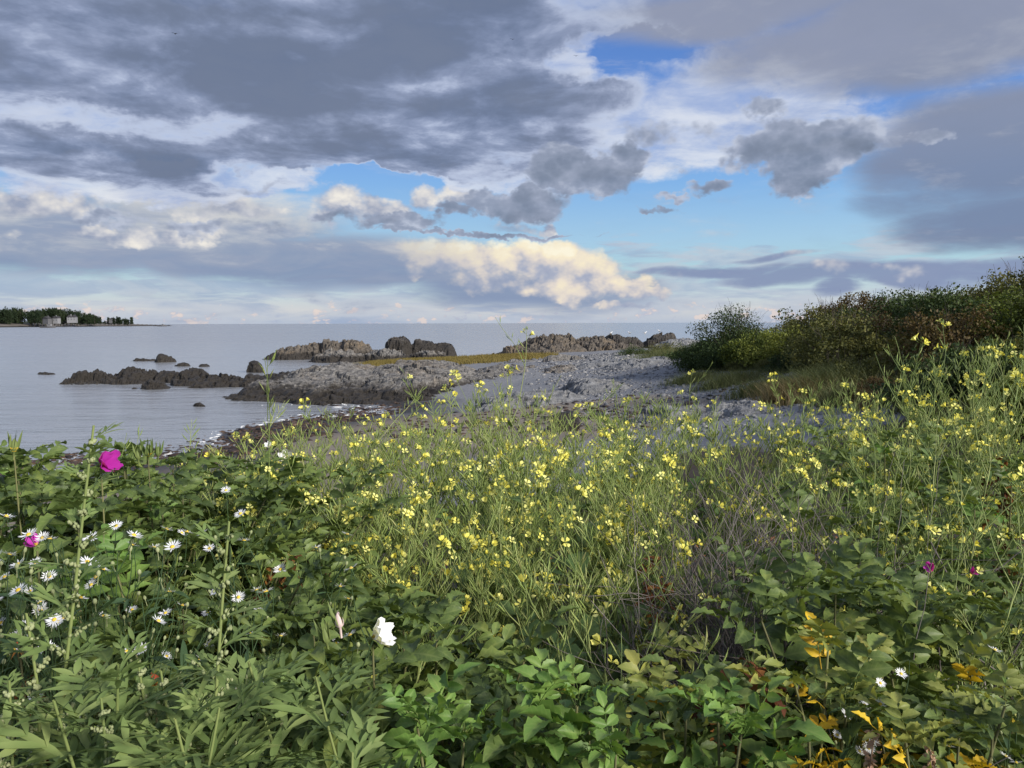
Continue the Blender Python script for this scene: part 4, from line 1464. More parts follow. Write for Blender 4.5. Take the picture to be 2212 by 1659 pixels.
def make_dock(seed, h=0.75):
    r = random.Random(seed)
    root = empty_thing('dock_stalk')
    g, f = Geo(), Geo()
    path = polyline((0, 0, 0), (r.gauss(0, 0.15), r.gauss(0, 0.1), 1), h, 8, (0, 0, 0.1), r, 0.04)
    g.tube(path, np.linspace(0.004, 0.0015, 9), 5)
    V, F = blade_leaf(0.011, 0.009, 3, 0.5, 0.3, 0.0, 0.5, 0, 3)
    ms = []
    for i in range(230):
        t = 0.55 + 0.45 * r.random()
        p, d = on(path, t)
        q = p + sph(r.uniform(0, 6.28), 0.2) * r.uniform(0.003, 0.028) * (1.25 - t)
        ms.append(np.array(basis(Vector(q), (r.gauss(0, 1), r.gauss(0, 1), r.gauss(-0.6, 0.6)), r.uniform(0, 6), r.uniform(0.7, 1.2))))
    f.inst(V, F, np.array(ms))
    put('stem', g.mesh('dock_stem', [M_DRY]), root, Matrix())
    tag(put('seed_head', f.mesh('dock_seeds', [M_DRY]), root, Matrix()), kind='stuff')
    root['h'] = top_of(g, root)
    return root

# ------------------------------------------------------------------ the flower bank in front of the camera
class Kit:
    """ready plants of one kind; the first use takes the plant itself, later uses copy it with all its parts"""
    def __init__(self, plants):
        self.p = plants
        self.used = [False] * len(plants)
        self.h = [p['h'] for p in plants]
        self.tip = [(p.get('tx', 0.0), p.get('ty', 0.0)) for p in plants]
        for p in plants:
            for key in ('h', 'tx', 'ty'):
                if key in p:
                    del p[key]

    def take(self, i):
        if self.used[i]:
            return copy_tree(self.p[i])
        self.used[i] = True
        return self.p[i]

    def place(self, px, py, d, label, cat, group=None, i=None, rot=None, lim=(0.75, 1.3)):
        """stand a plant on the ground d metres ahead so that its top reaches the pixel"""
        p = at(px, py, d)
        g = gz(p.x, p.y) - 0.01
        h = max(0.15, p.z - g)
        if i is None:
            order = sorted(range(len(self.p)), key=lambda k_: abs(math.log(self.h[k_] / h)) + 0.12 * random.random())
            i = order[0] if random.random() < 0.5 or len(order) < 2 else order[1]
        s = min(max(h / self.h[i], lim[0]), lim[1])
        o = self.take(i)
        a = random.uniform(0, 6.283) if rot is None else rot
        tx, ty = self.tip[i]
        bx, by = p.x - s * (tx * math.cos(a) - ty * math.sin(a)), p.y - s * (tx * math.sin(a) + ty * math.cos(a))
        o.location = (bx, by, gz(bx, by) - 0.01)
        o.rotation_euler = (0, 0, a)
        o.scale = (s, s, s)
        return tag(o, label, cat, group)

    def done(self):
        """drop plants that were never used"""
        for p, u in zip(self.p, self.used):
            if not u:
                for c in [k2 for k1 in KIDS.get(p, []) for k2 in KIDS.get(k1, [])] + KIDS.get(p, []) + [p]:
                    bpy.data.objects.remove(c)


DIST_Y = [700, 770, 850, 900, 1000, 1150, 1300, 1450, 1600, 1700]
DIST_D = [4.6, 4.6, 4.5, 4.0, 3.05, 2.3, 1.85, 1.5, 1.22, 1.05]


def far_of(py):
    return float(np.interp(py, DIST_Y, DIST_D))


RAD = Kit([make_radish(100 + i, (0.95, 1.05, 1.15, 1.25, 1.1, 1.2, 1.0, 1.35)[i], 10 + i % 4, (11, 14, 9, 15, 12, 8, 13, 11)[i], ((0.15, 0), (0, 0), (-0.2, 0.1), (0.1, -0.1))[i % 4], 1.4 + 0.3 * (i % 3), 7 + i % 3, 0.5 + 0.1 * (i % 3), 0.3) for i in range(8)])
RAD_TALL = Kit([make_radish(201, 1.7, 9, 26, (0.02, 0), 0.7, 6, 0.55, 0.5), make_radish(202, 1.5, 3, 3, (0.05, 0), 1.1, 2, 0.25, 0.6), make_radish(203, 1.5, 10, 28, (-0.22, 0.0), 1.3, 8, 0.6, 0.4)])
RAD_LEAFY = Kit([make_radish(301 + i, 0.85, 6, 2, (0, 0), 1.2, 16, 0.7, 0.25) for i in range(3)])
ROSE = Kit([make_rose(1, 1.15, 5, LEAF_ROSE, (LEAF_YOUNG, 0.1), 0.050), make_rose(2, 1.0, 5, LEAF_ROSE, (LEAF_YOUNG, 0.08), 0.052, buds=0), make_rose(3, 0.85, 5, LEAF_ROSE, (LEAF_YOUNG, 0.15), 0.052), make_rose(4, 0.7, 5, LEAF_ROSE, (LEAF_YOUNG, 0.15), 0.046, 0.25, buds=0)])
ROSE_YOUNG = Kit([make_rose(11, 1.05, 3, LEAF_YOUNG, (LEAF_ROSE, 0.35), 0.045, 0.6, 0.2, 2), make_rose(12, 0.95, 3, LEAF_YOUNG, (LEAF_ROSE, 0.3), 0.045, 0.55, 0.2, 2)])
ROSE_OLIVE = Kit([make_rose(21, 1.0, 4, LEAF_OLIVE, (LEAF_GOLD, 0.26), 0.034, 0.55, 0.25, 0), make_rose(22, 0.92, 4, LEAF_OLIVE, (LEAF_GOLD, 0.26), 0.036, 0.5, 0.3, 0)])
ROSE_LOW = Kit([make_rose(31 + i, 0.5, 7, LEAF_ROSE, (LEAF_DEAD, 0.12), 0.036, 0.1, 0.75, 0, False) for i in range(3)])
ASTER = Kit([make_aster(1, 1.15, 4, 11, 18), make_aster(2, 1.05, 4, 9, 22), make_aster(3, 1.1, 5, 12, 14)])
MUG = Kit([make_mugwort(1, 1.45, (0.10, 0.0), 0.42, 1.2, 0.026, 0.4), make_mugwort(2, 1.3, (0.20, 0.0), 0.28, 0.6, 0.022, 0.45, 1.1), make_mugwort(3, 1.15, (0.0, 0.0), 0.24, 1.6, 0.022, 0.45), make_mugwort(4, 1.1, (0.05, 0), 0.12, 0.0, 0.019, 0.5, 1.2)])
DEAD = Kit([make_dead(1, 1.05, 11, False, 0.25, 0.0024, 6), make_dead(2, 1.0, 10, False, 0.28, 0.0024, 6), make_dead(3, 0.9, 4, True, 0.35, 0.0042, 4), make_dead(4, 0.95, 5, False, 0.6, 0.003, 4)])
WITH = Kit([make_withered(1, 0.9, 30), make_withered(2, 0.8, 24)])
DOCK = Kit([make_dock(1, 1.05), make_dock(2, 0.95)])

# --- wild radish: the dense middle of the patch, then the loose sides
G_RAD = 'wild radish in the flower bank'


def zone(kit, n, x0, x1, y0, y1, label, cat, group, dmul=1.0, power=1.0, top=None):
    for k_ in range(n):
        px = x0 + (x1 - x0) * (k_ + random.random()) / n
        lo = y0 if top is None else np.interp(px, top[0], top[1])
        py = lo + (y1 - lo) * random.random() ** power
        kit.place(px, py, far_of(py) * dmul * random.uniform(0.94, 1.06), label, cat, group)


TOP = ([430, 560, 700, 850, 1000, 1250, 1450, 1700, 1900, 2050, 2212], [930, 880, 855, 840, 825, 815, 810, 800, 780, 725, 690])
FRONT = ([430, 2230], [1040, 1040])
for a_, b_, nb_, nf_, where in ((410, 640, 14, 12, 'beside the left rose thicket'), (640, 850, 19, 11, 'below the tip of the grey outcrop'), (850, 1080, 24, 11, 'left of the tall central spray'),
                                (1080, 1280, 23, 11, 'right of the tall central spray'), (1280, 1480, 22, 9, 'above the withered orange plant'), (1480, 1680, 11, 2, 'over the dead grey stems'),
                                (1680, 1880, 18, 4, 'in front of the straw grass mound'), (1880, 2060, 13, 5, 'below the dark hillside'), (2060, 2240, 12, 5, 'at the right edge of the picture')):
    lb_ = 'yellow wild radish in the back row ' + where
    zone(RAD, nb_, a_, b_, 0, 1030, lb_, 'wild radish', lb_[7:], 1.0, 1.0, TOP)
    lb_ = 'yellow wild radish in the front row ' + where
    zone(RAD, nf_, a_, b_, 1030, 1180, lb_, 'wild radish', lb_[7:], 1.0, 1.0)
RAD_TALL.place(1070, 690, 3.0, 'tallest wild radish, its yellow spray standing against the sea', 'wild radish', i=0, rot=0.4)
RAD_TALL.place(578, 735, 2.3, 'thin leafless radish stalk of upright pods against the water', 'wild radish', i=1, rot=0.3)
RAD_TALL.place(2030, 700, 3.3, 'tall branching wild radish against the dark hillside shrubs', 'wild radish', i=2, rot=0.2)
RAD_TALL.place(2190, 760, 2.9, 'tall wild radish cut by the right edge of the picture', 'wild radish', i=2, rot=1.2)
RAD_TALL.place(870, 790, 3.6, 'second tall radish spray, left of the tallest one', 'wild radish', i=0, rot=2.1)
RAD_TALL.place(1540, 785, 3.9, 'tall radish spray in front of the pale whaleback slab', 'wild radish', i=0, rot=4.0)
RAD_TALL.place(300, 905, 2.6, 'thin radish stalk rising over the left rose bushes', 'wild radish', i=1, rot=2.0)
RAD_TALL.place(2120, 1010, 1.75, 'near wild radish with long arching pod stems at right', 'wild radish', i=2, rot=2.6)
RAD_TALL.place(1950, 790, 3.2, 'branching wild radish left of the tall one before the hillside', 'wild radish', i=0, rot=5.0)
RAD_TALL.place(2110, 735, 3.0, 'tall wild radish between the branching one and the right edge', 'wild radish', i=0, rot=1.0)
RAD_TALL.place(2060, 880, 2.3, 'wild radish with long pods in front of the tall right group', 'wild radish', i=2, rot=4.2)
RAD_TALL.place(1870, 900, 2.4, 'arching wild radish above the grey thorny canes', 'wild radish', i=2, rot=0.9)
RAD_TALL.place(2200, 930, 2.1, 'close wild radish half cut by the right edge', 'wild radish', i=0, rot=3.1)
zone(RAD_LEAFY, 12, 850, 1620, 1190, 1400, 'leafy radish with few flowers below the dense patch', 'wild radish', 'leafy radish below the dense patch')

# --- beach roses
for a_, b_, n_, w_ in ((-60, 110, 8, 'at the left edge'), (110, 290, 9, 'around the large pink flower'), (290, 405, 5, 'right of the large pink flower')):
    zone(ROSE, n_, a_, b_, 1000, 1150, 'dark green beach rose in the left thicket ' + w_, 'rose bush', 'left thicket roses ' + w_, 0.9, 1.4)
zone(ROSE, 4, -40, 640, 1300, 1400, 'dark beach rose under the asters and mugwort at left', 'rose bush', 'beach roses under the asters', 1.0)
zone(ROSE, 7, 560, 960, 1340, 1520, 'blue green beach rose around the white flower', 'rose bush', 'beach roses around the white flower', 1.0)
zone(ROSE, 7, 1640, 2010, 1255, 1360, 'blue green beach rose under the arching pod stems at right', 'rose bush', 'beach roses under the pod stems', 1.0)
zone(ROSE, 6, 1900, 2230, 900, 1150, 'beach rose behind the grey thorny canes at right', 'rose bush', 'beach roses behind the thorny canes', 0.95)
zone(ROSE, 3, 950, 1560, 1480, 1600, 'low beach rose in the dark hollow at bottom centre', 'rose bush', 'beach roses at bottom centre', 1.0)
zone(ROSE, 4, 1800, 2230, 1400, 1600, 'dark beach rose at the bottom right corner', 'rose bush', 'beach roses at bottom right', 1.05)
ROSE_YOUNG.place(905, 1585, 1.18, 'bright young rose shoot at the bottom edge under the white flower', 'rose bush', i=0, rot=0.3)
ROSE_YOUNG.place(1165, 1530, 1.28, 'bright young rose shoot with a green bud at bottom centre', 'rose bush', i=1, rot=1.0)
ROSE_YOUNG.place(1000, 1600, 1.22, 'short young rose shoot between the two bright budded shoots', 'rose bush', i=0, rot=2.0)
ROSE_YOUNG.place(1600, 1560, 1.22, 'bright young rose shoot left of the yellowing rose', 'rose bush', i=1, rot=2.3)
ROSE_YOUNG.place(1330, 1600, 1.2, 'young rose shoot in the dark hollow at the bottom edge', 'rose bush', i=0, rot=4.1)
ROSE_YOUNG.place(255, 1240, 1.75, 'yellow green rose shoot among the white asters at left', 'rose bush', i=1, rot=4.4)
ROSE_OLIVE.place(1790, 1390, 1.42, 'olive rose with yellowing lower leaves right of centre', 'rose bush', i=0, rot=0.5)
ROSE_OLIVE.place(1880, 1430, 1.50, 'olive rose close behind the yellowing one', 'rose bush', i=1, rot=2.5)
ROSE_OLIVE.place(1720, 1480, 1.35, 'yellow leaved rose sprig low in front of the dead twigs', 'rose bush', i=1, rot=4.0)
ROSE_OLIVE.place(1960, 1600, 1.18, 'pale olive rose at the bottom edge beside the dry dock', 'rose bush', i=0, rot=1.5)
ROSE_OLIVE.place(2170, 1520, 1.3, 'yellow and olive rose in the bottom right corner', 'rose bush', i=1, rot=0.9)
ROSE_OLIVE.place(2080, 1440, 1.5, 'yellow tipped rose behind the white asters at right', 'rose bush', i=0, rot=3.0)
for k_ in range(12):
    y_ = random.uniform(2.0, 4.2)
    x_ = random.uniform(-0.75, 0.75) * y_
    p_ = ROSE_LOW.place(1106, 1500, y_, 'low shaded rose foliage under the taller plants', 'rose bush', 'low rose foliage under the flower bank')
    s_ = random.uniform(0.6, 0.95)
    p_.location = (x_, y_, gz(x_, y_) - 0.01)
    p_.scale = (s_, s_, s_)

# --- asters, mugwort, dead stems
for px_, py_, d_ in ((15, 1130, 1.5), (60, 1150, 1.45), (-30, 1160, 1.45), (110, 1170, 1.45), (250, 1140, 1.55), (290, 1150, 1.5), (360, 1150, 1.5), (440, 1160, 1.55), (530, 1180, 1.6), (20, 1200, 1.4), (100, 1220, 1.4), (370, 1190, 1.45)):
    ASTER.place(px_, py_, d_, 'white flowered aster in the drift under the left roses', 'aster', 'white asters at left')
ASTER.place(1965, 1430, 1.45, 'white aster beside the yellowing rose at right', 'aster', i=0, rot=0.2)
ASTER.place(2150, 1400, 1.4, 'white aster nearest the right edge', 'aster', i=1, rot=1.0)
ASTER.place(2045, 1470, 1.5, 'white aster between the other two at right', 'aster', i=2, rot=3.0)
MUG.place(200, 925, 1.15, 'tallest mugwort spire, past the pink rose at left', 'mugwort', i=0, rot=0.2)
MUG.place(492, 1125, 1.1, 'leaning mugwort spire right of the asters', 'mugwort', i=1, rot=0.0)
for px_, py_, d_, i_, lab_ in ((60, 1330, 1.1, 2, 'budded mugwort at the left edge'), (300, 1420, 1.12, 2, 'budded mugwort between the two tall spires'), (160, 1400, 1.2, 2, 'short budded mugwort below the tallest spire'),
                               (685, 1480, 1.12, 3, 'leafy mugwort shoot under the white rose'), (255, 1440, 1.05, 3, 'leafy mugwort shoot left of the leaning spire'), (470, 1500, 1.02, 3, 'leafy mugwort shoot at the foot of the leaning spire'),
                               (380, 1550, 0.98, 3, 'feathery mugwort shoot at the bottom edge left of centre'), (120, 1530, 0.98, 3, 'mugwort shoot in the bottom left corner'),
                               (540, 1440, 1.15, 3, 'mugwort shoot just right of the leaning spire'),
                               (760, 1600, 1.0, 3, 'mugwort shoot at the bottom edge below the white rose'), (20, 1470, 1.05, 2, 'budded mugwort in the left corner'), (220, 1520, 1.0, 2, 'budded mugwort low at the bottom left'), (350, 1450, 1.1, 2, 'budded mugwort beside the leaning spire')):
    MUG.place(px_, py_, d_, lab_, 'mugwort', i=i_)
for px_, py_, d_ in ((1520, 985, 2.5), (1560, 960, 2.6), (1600, 950, 2.6), (1650, 975, 2.5), (1700, 985, 2.4), (1545, 1040, 2.2), (1590, 1060, 2.15), (1640, 1050, 2.2), (1690, 1070, 2.1), (1740, 1050, 2.2), (1615, 1110, 2.0), (1560, 1130, 1.95)):
    DEAD.place(px_, py_, d_, 'thicket of dead grey stems right of the dense radish', 'dead shrub', 'dead grey stems right of centre', i=random.choice((0, 1)))
DEAD.place(2090, 1070, 2.1, 'grey thorny dead cane standing among the right radish', 'dead shrub', i=2, rot=0.4)
DEAD.place(1900, 1090, 2.2, 'dead thorny canes left of the tall grey one', 'dead shrub', i=2, rot=2.2)
DEAD.place(1340, 1420, 1.55, 'bleached dead twigs in the dark hollow at centre', 'dead shrub', i=3, rot=0.6)
DEAD.place(1600, 1380, 1.5, 'dead twigs beside the withered brown leaves', 'dead shrub', i=3, rot=3.6)
DEAD.place(1480, 1500, 1.35, 'dead twigs low in the dark hollow at bottom centre', 'dead shrub', i=3, rot=1.7)
DEAD.place(1120, 1430, 1.6, 'dead twigs left of the dark hollow', 'dead shrub', i=3, rot=2.9)
DEAD.place(1850, 1330, 1.5, 'dead twig crossing above the olive rose', 'dead shrub', i=3, rot=5.0)
WITH.place(1430, 1185, 2.3, 'withered orange brown plant in the middle of the radish', 'withered plant', i=0, rot=0.4)
WITH.place(620, 1170, 2.2, 'withered brown plant left of the dense radish', 'withered plant', i=1, rot=2.0)
WITH.place(2150, 900, 2.9, 'withered dark brown plant under the tall right radish', 'withered plant', i=0, rot=3.0)
WITH.place(1610, 1430, 1.5, 'withered brown leaves in the dark hollow right of centre', 'withered plant', i=1, rot=1.0)
WITH.place(50, 1390, 1.45, 'withered brown flower heads at the left edge', 'withered plant', i=1, rot=4.0)
DOCK.place(1890, 1560, 1.2, 'dry tan dock stalk at the bottom right', 'dock stalk', i=0, rot=0.3)
DOCK.place(2010, 1590, 1.25, 'shorter dry dock stalk beside the olive rose', 'dock stalk', i=1, rot=2.3)

for kit_ in (RAD, RAD_TALL, RAD_LEAFY, ROSE, ROSE_YOUNG, ROSE_OLIVE, ROSE_LOW, ASTER, MUG, DEAD, WITH, DOCK):
    kit_.done()


# --- single rose blooms, each on a shoot of its own that rises out of the thicket
def bloom(px, py, d, me, label, face, s=1.0, buds=()):
    p = at(px, py, d)
    g = gz(p.x, p.y)
    root = empty_thing('rose_shoot')
    root.location = (p.x, p.y, g)
    h = p.z - g
    r = random.Random(int(px))
    st = Geo()
    tb = np.linspace(0, 1, 9)
    path = np.stack([r.uniform(-0.12, 0.12) * (1 - tb) ** 1.5, 0.15 * (1 - tb) ** 1.5, tb * (h - 0.012)], -1)
    st.tube(path, np.linspace(0.004, 0.002, 9), 5)
    put('cane', st.mesh('rose_cane', [M_CANE]), root, Matrix())
    f = put('flower', me, root, basis(Vector((0, 0, h)), face, r.uniform(0, 6), s))
    put('stamen', STAMEN, f, Matrix())
    for i in range(6):
        q, dd = on(path, 0.82 + 0.15 * i / 6)
        put('leaf', r.choice(LEAF_ROSE), root, basis(Vector(q), sph(i * 2.4 + 1.2, 0.35), 0, 0.95))
    for (bx, bz, bm_) in buds:
        put('bud', bm_, root, basis(Vector((bx, 0, h + bz)), (bx, 0, 0.5), 0, 1.0))
    return tag(root, label, 'rose shoot')


bloom(218, 1003, 1.95, FL_PINK, 'rose shoot with the large pink flower at upper left', (0.85, -0.35, 0.3), 1.0)
bloom(80, 1178, 1.55, FL_PINK, 'rose shoot with a half hidden pink flower among the asters', (-0.5, 0.2, 0.3), 0.5)
bloom(805, 1378, 1.38, FL_WHITE, 'rose shoot with the large white flower at lower centre', (0.85, -0.15, 0.45), 0.85, ((-0.06, 0.02, BUD_PINK), (-0.085, -0.01, BUD_ROSE[0])))
bloom(618, 990, 4.0, FL_WHITE, 'rose shoot with a white flower at the back left of the radish', (0.1, -0.7, 0.5), 1.1)
bloom(585, 965, 4.3, FL_WHITE, 'rose shoot with a small white flower left behind the other white one', (-0.4, -0.5, 0.6), 0.8)
bloom(2012, 1228, 2.0, FL_PINK, 'rose shoot with a small pink flower at right', (-0.6, -0.5, 0.4), 0.45)
bloom(2095, 1238, 2.05, FL_PINK, 'rose shoot with a crumpled pink flower beside the thorny cane', (0.5, -0.1, 0.3), 0.38)
bloom(320, 985, 2.3, BUD_ROSE[1], 'rose shoot with spent sepals right of the large pink flower', (0.2, -0.2, 0.9), 1.3, ((0.03, 0.0, BUD_ROSE[0]), (-0.03, -0.01, BUD_ROSE[2])))
bloom(30, 975, 2.1, BUD_ROSE[0], 'rose shoot with a green bud at the far left', (0.1, 0, 1), 1.2)


# --- rose hips
def hip_mesh():
    g = Geo()
    g.tube([(0, -0.02, 0), (0, -0.011, 0), (0, -0.009, 0), (0, -0.002, 0), (0, 0.006, 0), (0, 0.010, 0)], [0.0012, 0.0015, 0.008, 0.0115, 0.009, 0.002], 9, 0)
    for k_ in range(5):
        V, F = blade_leaf(0.022, 0.005, 4, 0.3, 0.2, 0.0, 0.3, 0, 3)
        g.add(xf(V, np.array(Matrix.Rotation(k_ * 1.2566, 4, 'Y') @ Matrix.Translation((0.003, 0.009, 0)) @ Matrix.Rotation(-0.5, 4, 'Z'))), F, 1)
    return g.mesh('rose_hip', [M_HIP, M_WITHERED])


HIP = hip_mesh()
bloom(42, 1395, 1.4, HIP, 'rose shoot with a red hip at the left edge', (0.2, -0.5, -0.3), 1.0)
bloom(330, 1470, 1.35, HIP, 'rose shoot with an orange hip between the mugworts', (0.3, -0.5, -0.2), 1.0)

# --- dead leaves and litter under everything
lg = Geo()
LV, LF = blade_leaf(0.035, 0.022, 3, 0.3, 0.3, 0.0, 0.5, 0, 3)
lp = np.stack([rng.uniform(-5.5, 6.5, 9000), rng.uniform(0.2, 7.5, 9000)], -1)
lz = ground_z(lp[:, 0], lp[:, 1]) + rng.uniform(0.0, 0.03, len(lp))
lg.inst(LV, LF, rand_mats(np.column_stack([lp, lz]), np.ones((len(lp), 3)) * rng.uniform(0.6, 1.4, (len(lp), 1)), 0.9))
tag(link('leaf_litter', lg.mesh('leaf_litter', [M_WITHERED])), 'brown leaf litter on the ground under the flower bank', 'leaf litter', kind='stuff')

# ------------------------------------------------------------------ shrubs
def shrub_mats(name, stops):
    return leaf_material(name, stops, 0.6, 0.2, 0.2, scale=1.6)


SH_DARK = shrub_mats('dark_shrub_material', [(0.0, (0.0166, 0.0310, 0.0124)), (0.5, (0.0373, 0.0621, 0.0207)), (1.0, (0.0776, 0.1087, 0.0331))])
SH_OLIVE = shrub_mats('olive_shrub_material', [(0.0, (0.0394, 0.0472, 0.0157)), (0.5, (0.0899, 0.0966, 0.0281)), (1.0, (0.1741, 0.1628, 0.0449))])
SH_RUST = shrub_mats('rusty_shrub_material', [(0.0, (0.0389, 0.0242, 0.0121)), (0.5, (0.0862, 0.0561, 0.0224)), (1.0, (0.1294, 0.1121, 0.0345))])
SH_LIME = shrub_mats('lime_shrub_material', [(0.0, (0.0495, 0.0741, 0.0147)), (0.5, (0.1140, 0.1434, 0.0249)), (1.0, (0.1980, 0.2079, 0.0447))])
M_BARK = material('bark_material', lambda: mix(noise(obj_coord(), 30.0, 3.0), (0.03, 0.025, 0.02), (0.10, 0.085, 0.07)), 0.9)
LFV = np.array([(0, 0, 0), (0.5, 0.5, 0.12), (0, 1, -0.05), (-0.5, 0.5, 0.12)], float)
LFF = np.array([(0, 1, 2), (0, 2, 3)])


def leaf_cloud(r, cent, n, spread, size, geo):
    """n leaves gathered in a tuft round each centre"""
    m = len(cent)
    c = np.repeat(cent, n, axis=0)
    v3 = r.normal(0, 1, c.shape)
    v3 *= (r.random((len(c), 1)) ** 0.45) / (np.linalg.norm(v3, axis=1, keepdims=True) + 1e-9)
    p = c + v3 * spread * 1.9 * np.array([1, 1, 0.8])
    y = r.normal(0, 1, c.shape) + np.array([0, 0, 0.5])
    y /= np.linalg.norm(y, axis=1, keepdims=True)
    q = r.normal(0, 1, c.shape)
    x = np.cross(y, q); x /= np.linalg.norm(x, axis=1, keepdims=True) + 1e-9
    z = np.cross(x, y)
    s = size * r.uniform(0.6, 1.4, (len(c), 1))
    M = np.zeros((len(c), 4, 4))
    M[:, :3, 0] = x * s * 0.7; M[:, :3, 1] = y * s; M[:, :3, 2] = z * s; M[:, :3, 3] = p
    geo.inst(LFV, LFF, M)


def make_shrub(seed, mat, rx=1.3, h=1.6, clumps=70, per=90, leaf=0.055, twiggy=0, name='shrub', ragged=0.25, flat=1.0):
    r = np.random.default_rng(seed)
    rr = random.Random(seed)
    root = empty_thing(name)
    a = r.uniform(0, 6.283, clumps)
    u = r.uniform(0.05, 1.0, clumps)
    el = np.arcsin(u)
    k_ = r.uniform(0.55, 1.0, clumps) + ragged * r.normal(0, 0.5, clumps)
    cent = np.stack([np.cos(a) * np.cos(el) * rx * k_, np.sin(a) * np.cos(el) * rx * k_, 0.12 * h + np.sin(el) ** flat * h * 0.82 * k_], -1)
    g = Geo()
    leaf_cloud(r, cent, per, 0.17 * rx, leaf, g)
    put('crown', g.mesh('crown', [mat]), root, Matrix())
    t = Geo()
    for c in range(min(16, clumps)):
        e = cent[c]
        t.tube([(0.05 * rr.gauss(0, 1), 0.05 * rr.gauss(0, 1), -0.1), e * npv(0.35, 0.35, 0.45) + npv(*r.normal(0, 0.05, 3)), e], [0.035, 0.02, 0.006], 4)
    for c in range(twiggy):
        az, ee = r.uniform(0, 6.283), r.uniform(0.5, 1.5)
        d = sph(az, ee)
        p = d * npv(rx, rx, h) * r.uniform(0.5, 0.85)
        path = polyline(p, d + npv(0, 0, 0.4), h * r.uniform(0.2, 0.42), 4, (r.normal(0, 0.3), r.normal(0, 0.3), 0.1), rr, 0.12)
        t.tube(path, np.linspace(0.009, 0.004, 5), 3)
    put('trunk', t.mesh('trunk', [M_BARK]), root, Matrix())
    root['h'] = h
    return root


SHRUB = [Kit([make_shrub(10 * j + i, m_, (1.3, 1.5, 1.1)[i % 3], (1.5, 1.9, 1.2)[i % 3], 46, 150, 0.085, 40, 'shrub', 0.4) for i in range(3)]) for j, m_ in enumerate((SH_DARK, SH_OLIVE, SH_RUST, SH_LIME))]


def hill_edge(y):
    return float(np.interp(y, [0, 8, 14, 18, 23, 32, 42, 60, 90], [6, 7, 8.2, 9.0, 9.9, 11.2, 10.2, 15, 26]))


NM = ('dark green', 'olive', 'rusty brown', 'yellow green')
rs = random.Random(5)
yy = 13.0
while yy < 52:
    xx = hill_edge(yy) + rs.uniform(0, 0.8)
    lim = yy * 0.86 + 1.5
    while xx < lim:
        x_, y_ = xx + rs.gauss(0, 0.25), yy + rs.gauss(0, 0.35)
        edge = x_ - hill_edge(y_)
        k_ = rs.choices((0, 1, 2, 3), (4 if edge < 2 else 2.5, 5, 1.6, 1.2 if edge < 3 else 0.5))[0]
        kit = SHRUB[k_]
        o = kit.take(rs.randrange(3))
        s_ = rs.uniform(0.6, 1.25) * (0.75 if edge < 1 else 1.0)
        o.location = (x_, y_, gz(x_, y_) - 0.12)
        o.rotation_euler = (0, 0, rs.uniform(0, 6.28))
        o.scale = (s_, s_, s_ * rs.uniform(0.8, 1.1))
        tag(o, NM[k_] + (' shrub in the thicket along the foot of the hillside' if edge < 3 else ' shrub in the thicket covering the right hillside'), 'shrub',
            NM[k_] + (' shrubs at the foot of the hill' if edge < 3 else ' shrubs on the hillside'))
        xx += rs.uniform(1.4, 2.3)
    yy += rs.uniform(1.5, 2.2) * (1 + yy / 60)
for kit in SHRUB:
    kit.done()


def big_shrub(px, py_top, d, mat, label, rx, seed, sink=0.2, **kw):
    p = at(px, py_top, d)
    g = gz(p.x, p.y) - sink
    h = p.z - g
    o = make_shrub(seed, mat, rx, h, **kw)
    del o['h']
    o.location = (p.x, p.y, g)
    return tag(o, label, 'shrub')


big_shrub(1590, 664, 40, SH_DARK, 'large dark twiggy shrub standing alone against the sea', 2.0, 71, clumps=90, per=130, leaf=0.09, twiggy=150, ragged=0.3)
big_shrub(1640, 715, 38, SH_LIME, 'yellow green bush at the right foot of the tall twiggy shrub', 1.7, 72, clumps=80, per=130, leaf=0.09)
big_shrub(1700, 722, 36, SH_LIME, 'low yellow green bush between the twiggy shrub and the hillside', 1.8, 73, clumps=80, per=130, leaf=0.09)
big_shrub(1530, 735, 42, SH_DARK, 'dark bush at the left foot of the tall twiggy shrub', 1.7, 74, clumps=80, per=130, leaf=0.09)
big_shrub(1815, 640, 40, SH_RUST, 'rusty conical tree like shrub on the skyline', 1.3, 75, clumps=70, per=120, leaf=0.09, twiggy=40, ragged=0.4)
big_shrub(1870, 668, 41, SH_DARK, 'small dark shrub on the skyline right of the rusty one', 0.8, 76, clumps=30, per=80, leaf=0.06, twiggy=20)
big_shrub(1955, 632, 36, SH_DARK, 'rounded blue green bush highest on the middle skyline', 1.7, 77, clumps=90, per=130, leaf=0.09, twiggy=60)
big_shrub(1745, 708, 40, SH_RUST, 'small sparse shrub at the left end of the hill thicket', 0.9, 78, clumps=30, per=80, leaf=0.06, twiggy=40)
big_shrub(1370, 752, 62, SH_DARK, 'small dark bush alone on the pale slab', 1.3, 79, clumps=50, per=80, leaf=0.08, twiggy=60)
big_shrub(1440, 745, 60, SH_OLIVE, 'low olive bush between the small dark bush and the thicket', 1.6, 80, clumps=60, per=80, leaf=0.08)
big_shrub(1480, 760, 50, SH_DARK, 'dark bush in front of the tall twiggy shrub at the shingle edge', 1.3, 81, clumps=60, per=120, leaf=0.09)
for i_, (px_, py_, d_) in enumerate(((420, 985, 7.5), (470, 962, 8.0), (530, 955, 8.0), (580, 975, 7.5), (390, 1005, 7.0))):
    big_shrub(px_, py_, d_, SH_OLIVE if i_ % 2 else SH_DARK, 'small leaved shrub on the bank, %s along from the water' % ('first', 'third', 'fourth', 'last', 'nearest')[i_], 0.45, 90 + i_, 0.1, clumps=50, per=80, leaf=0.028)

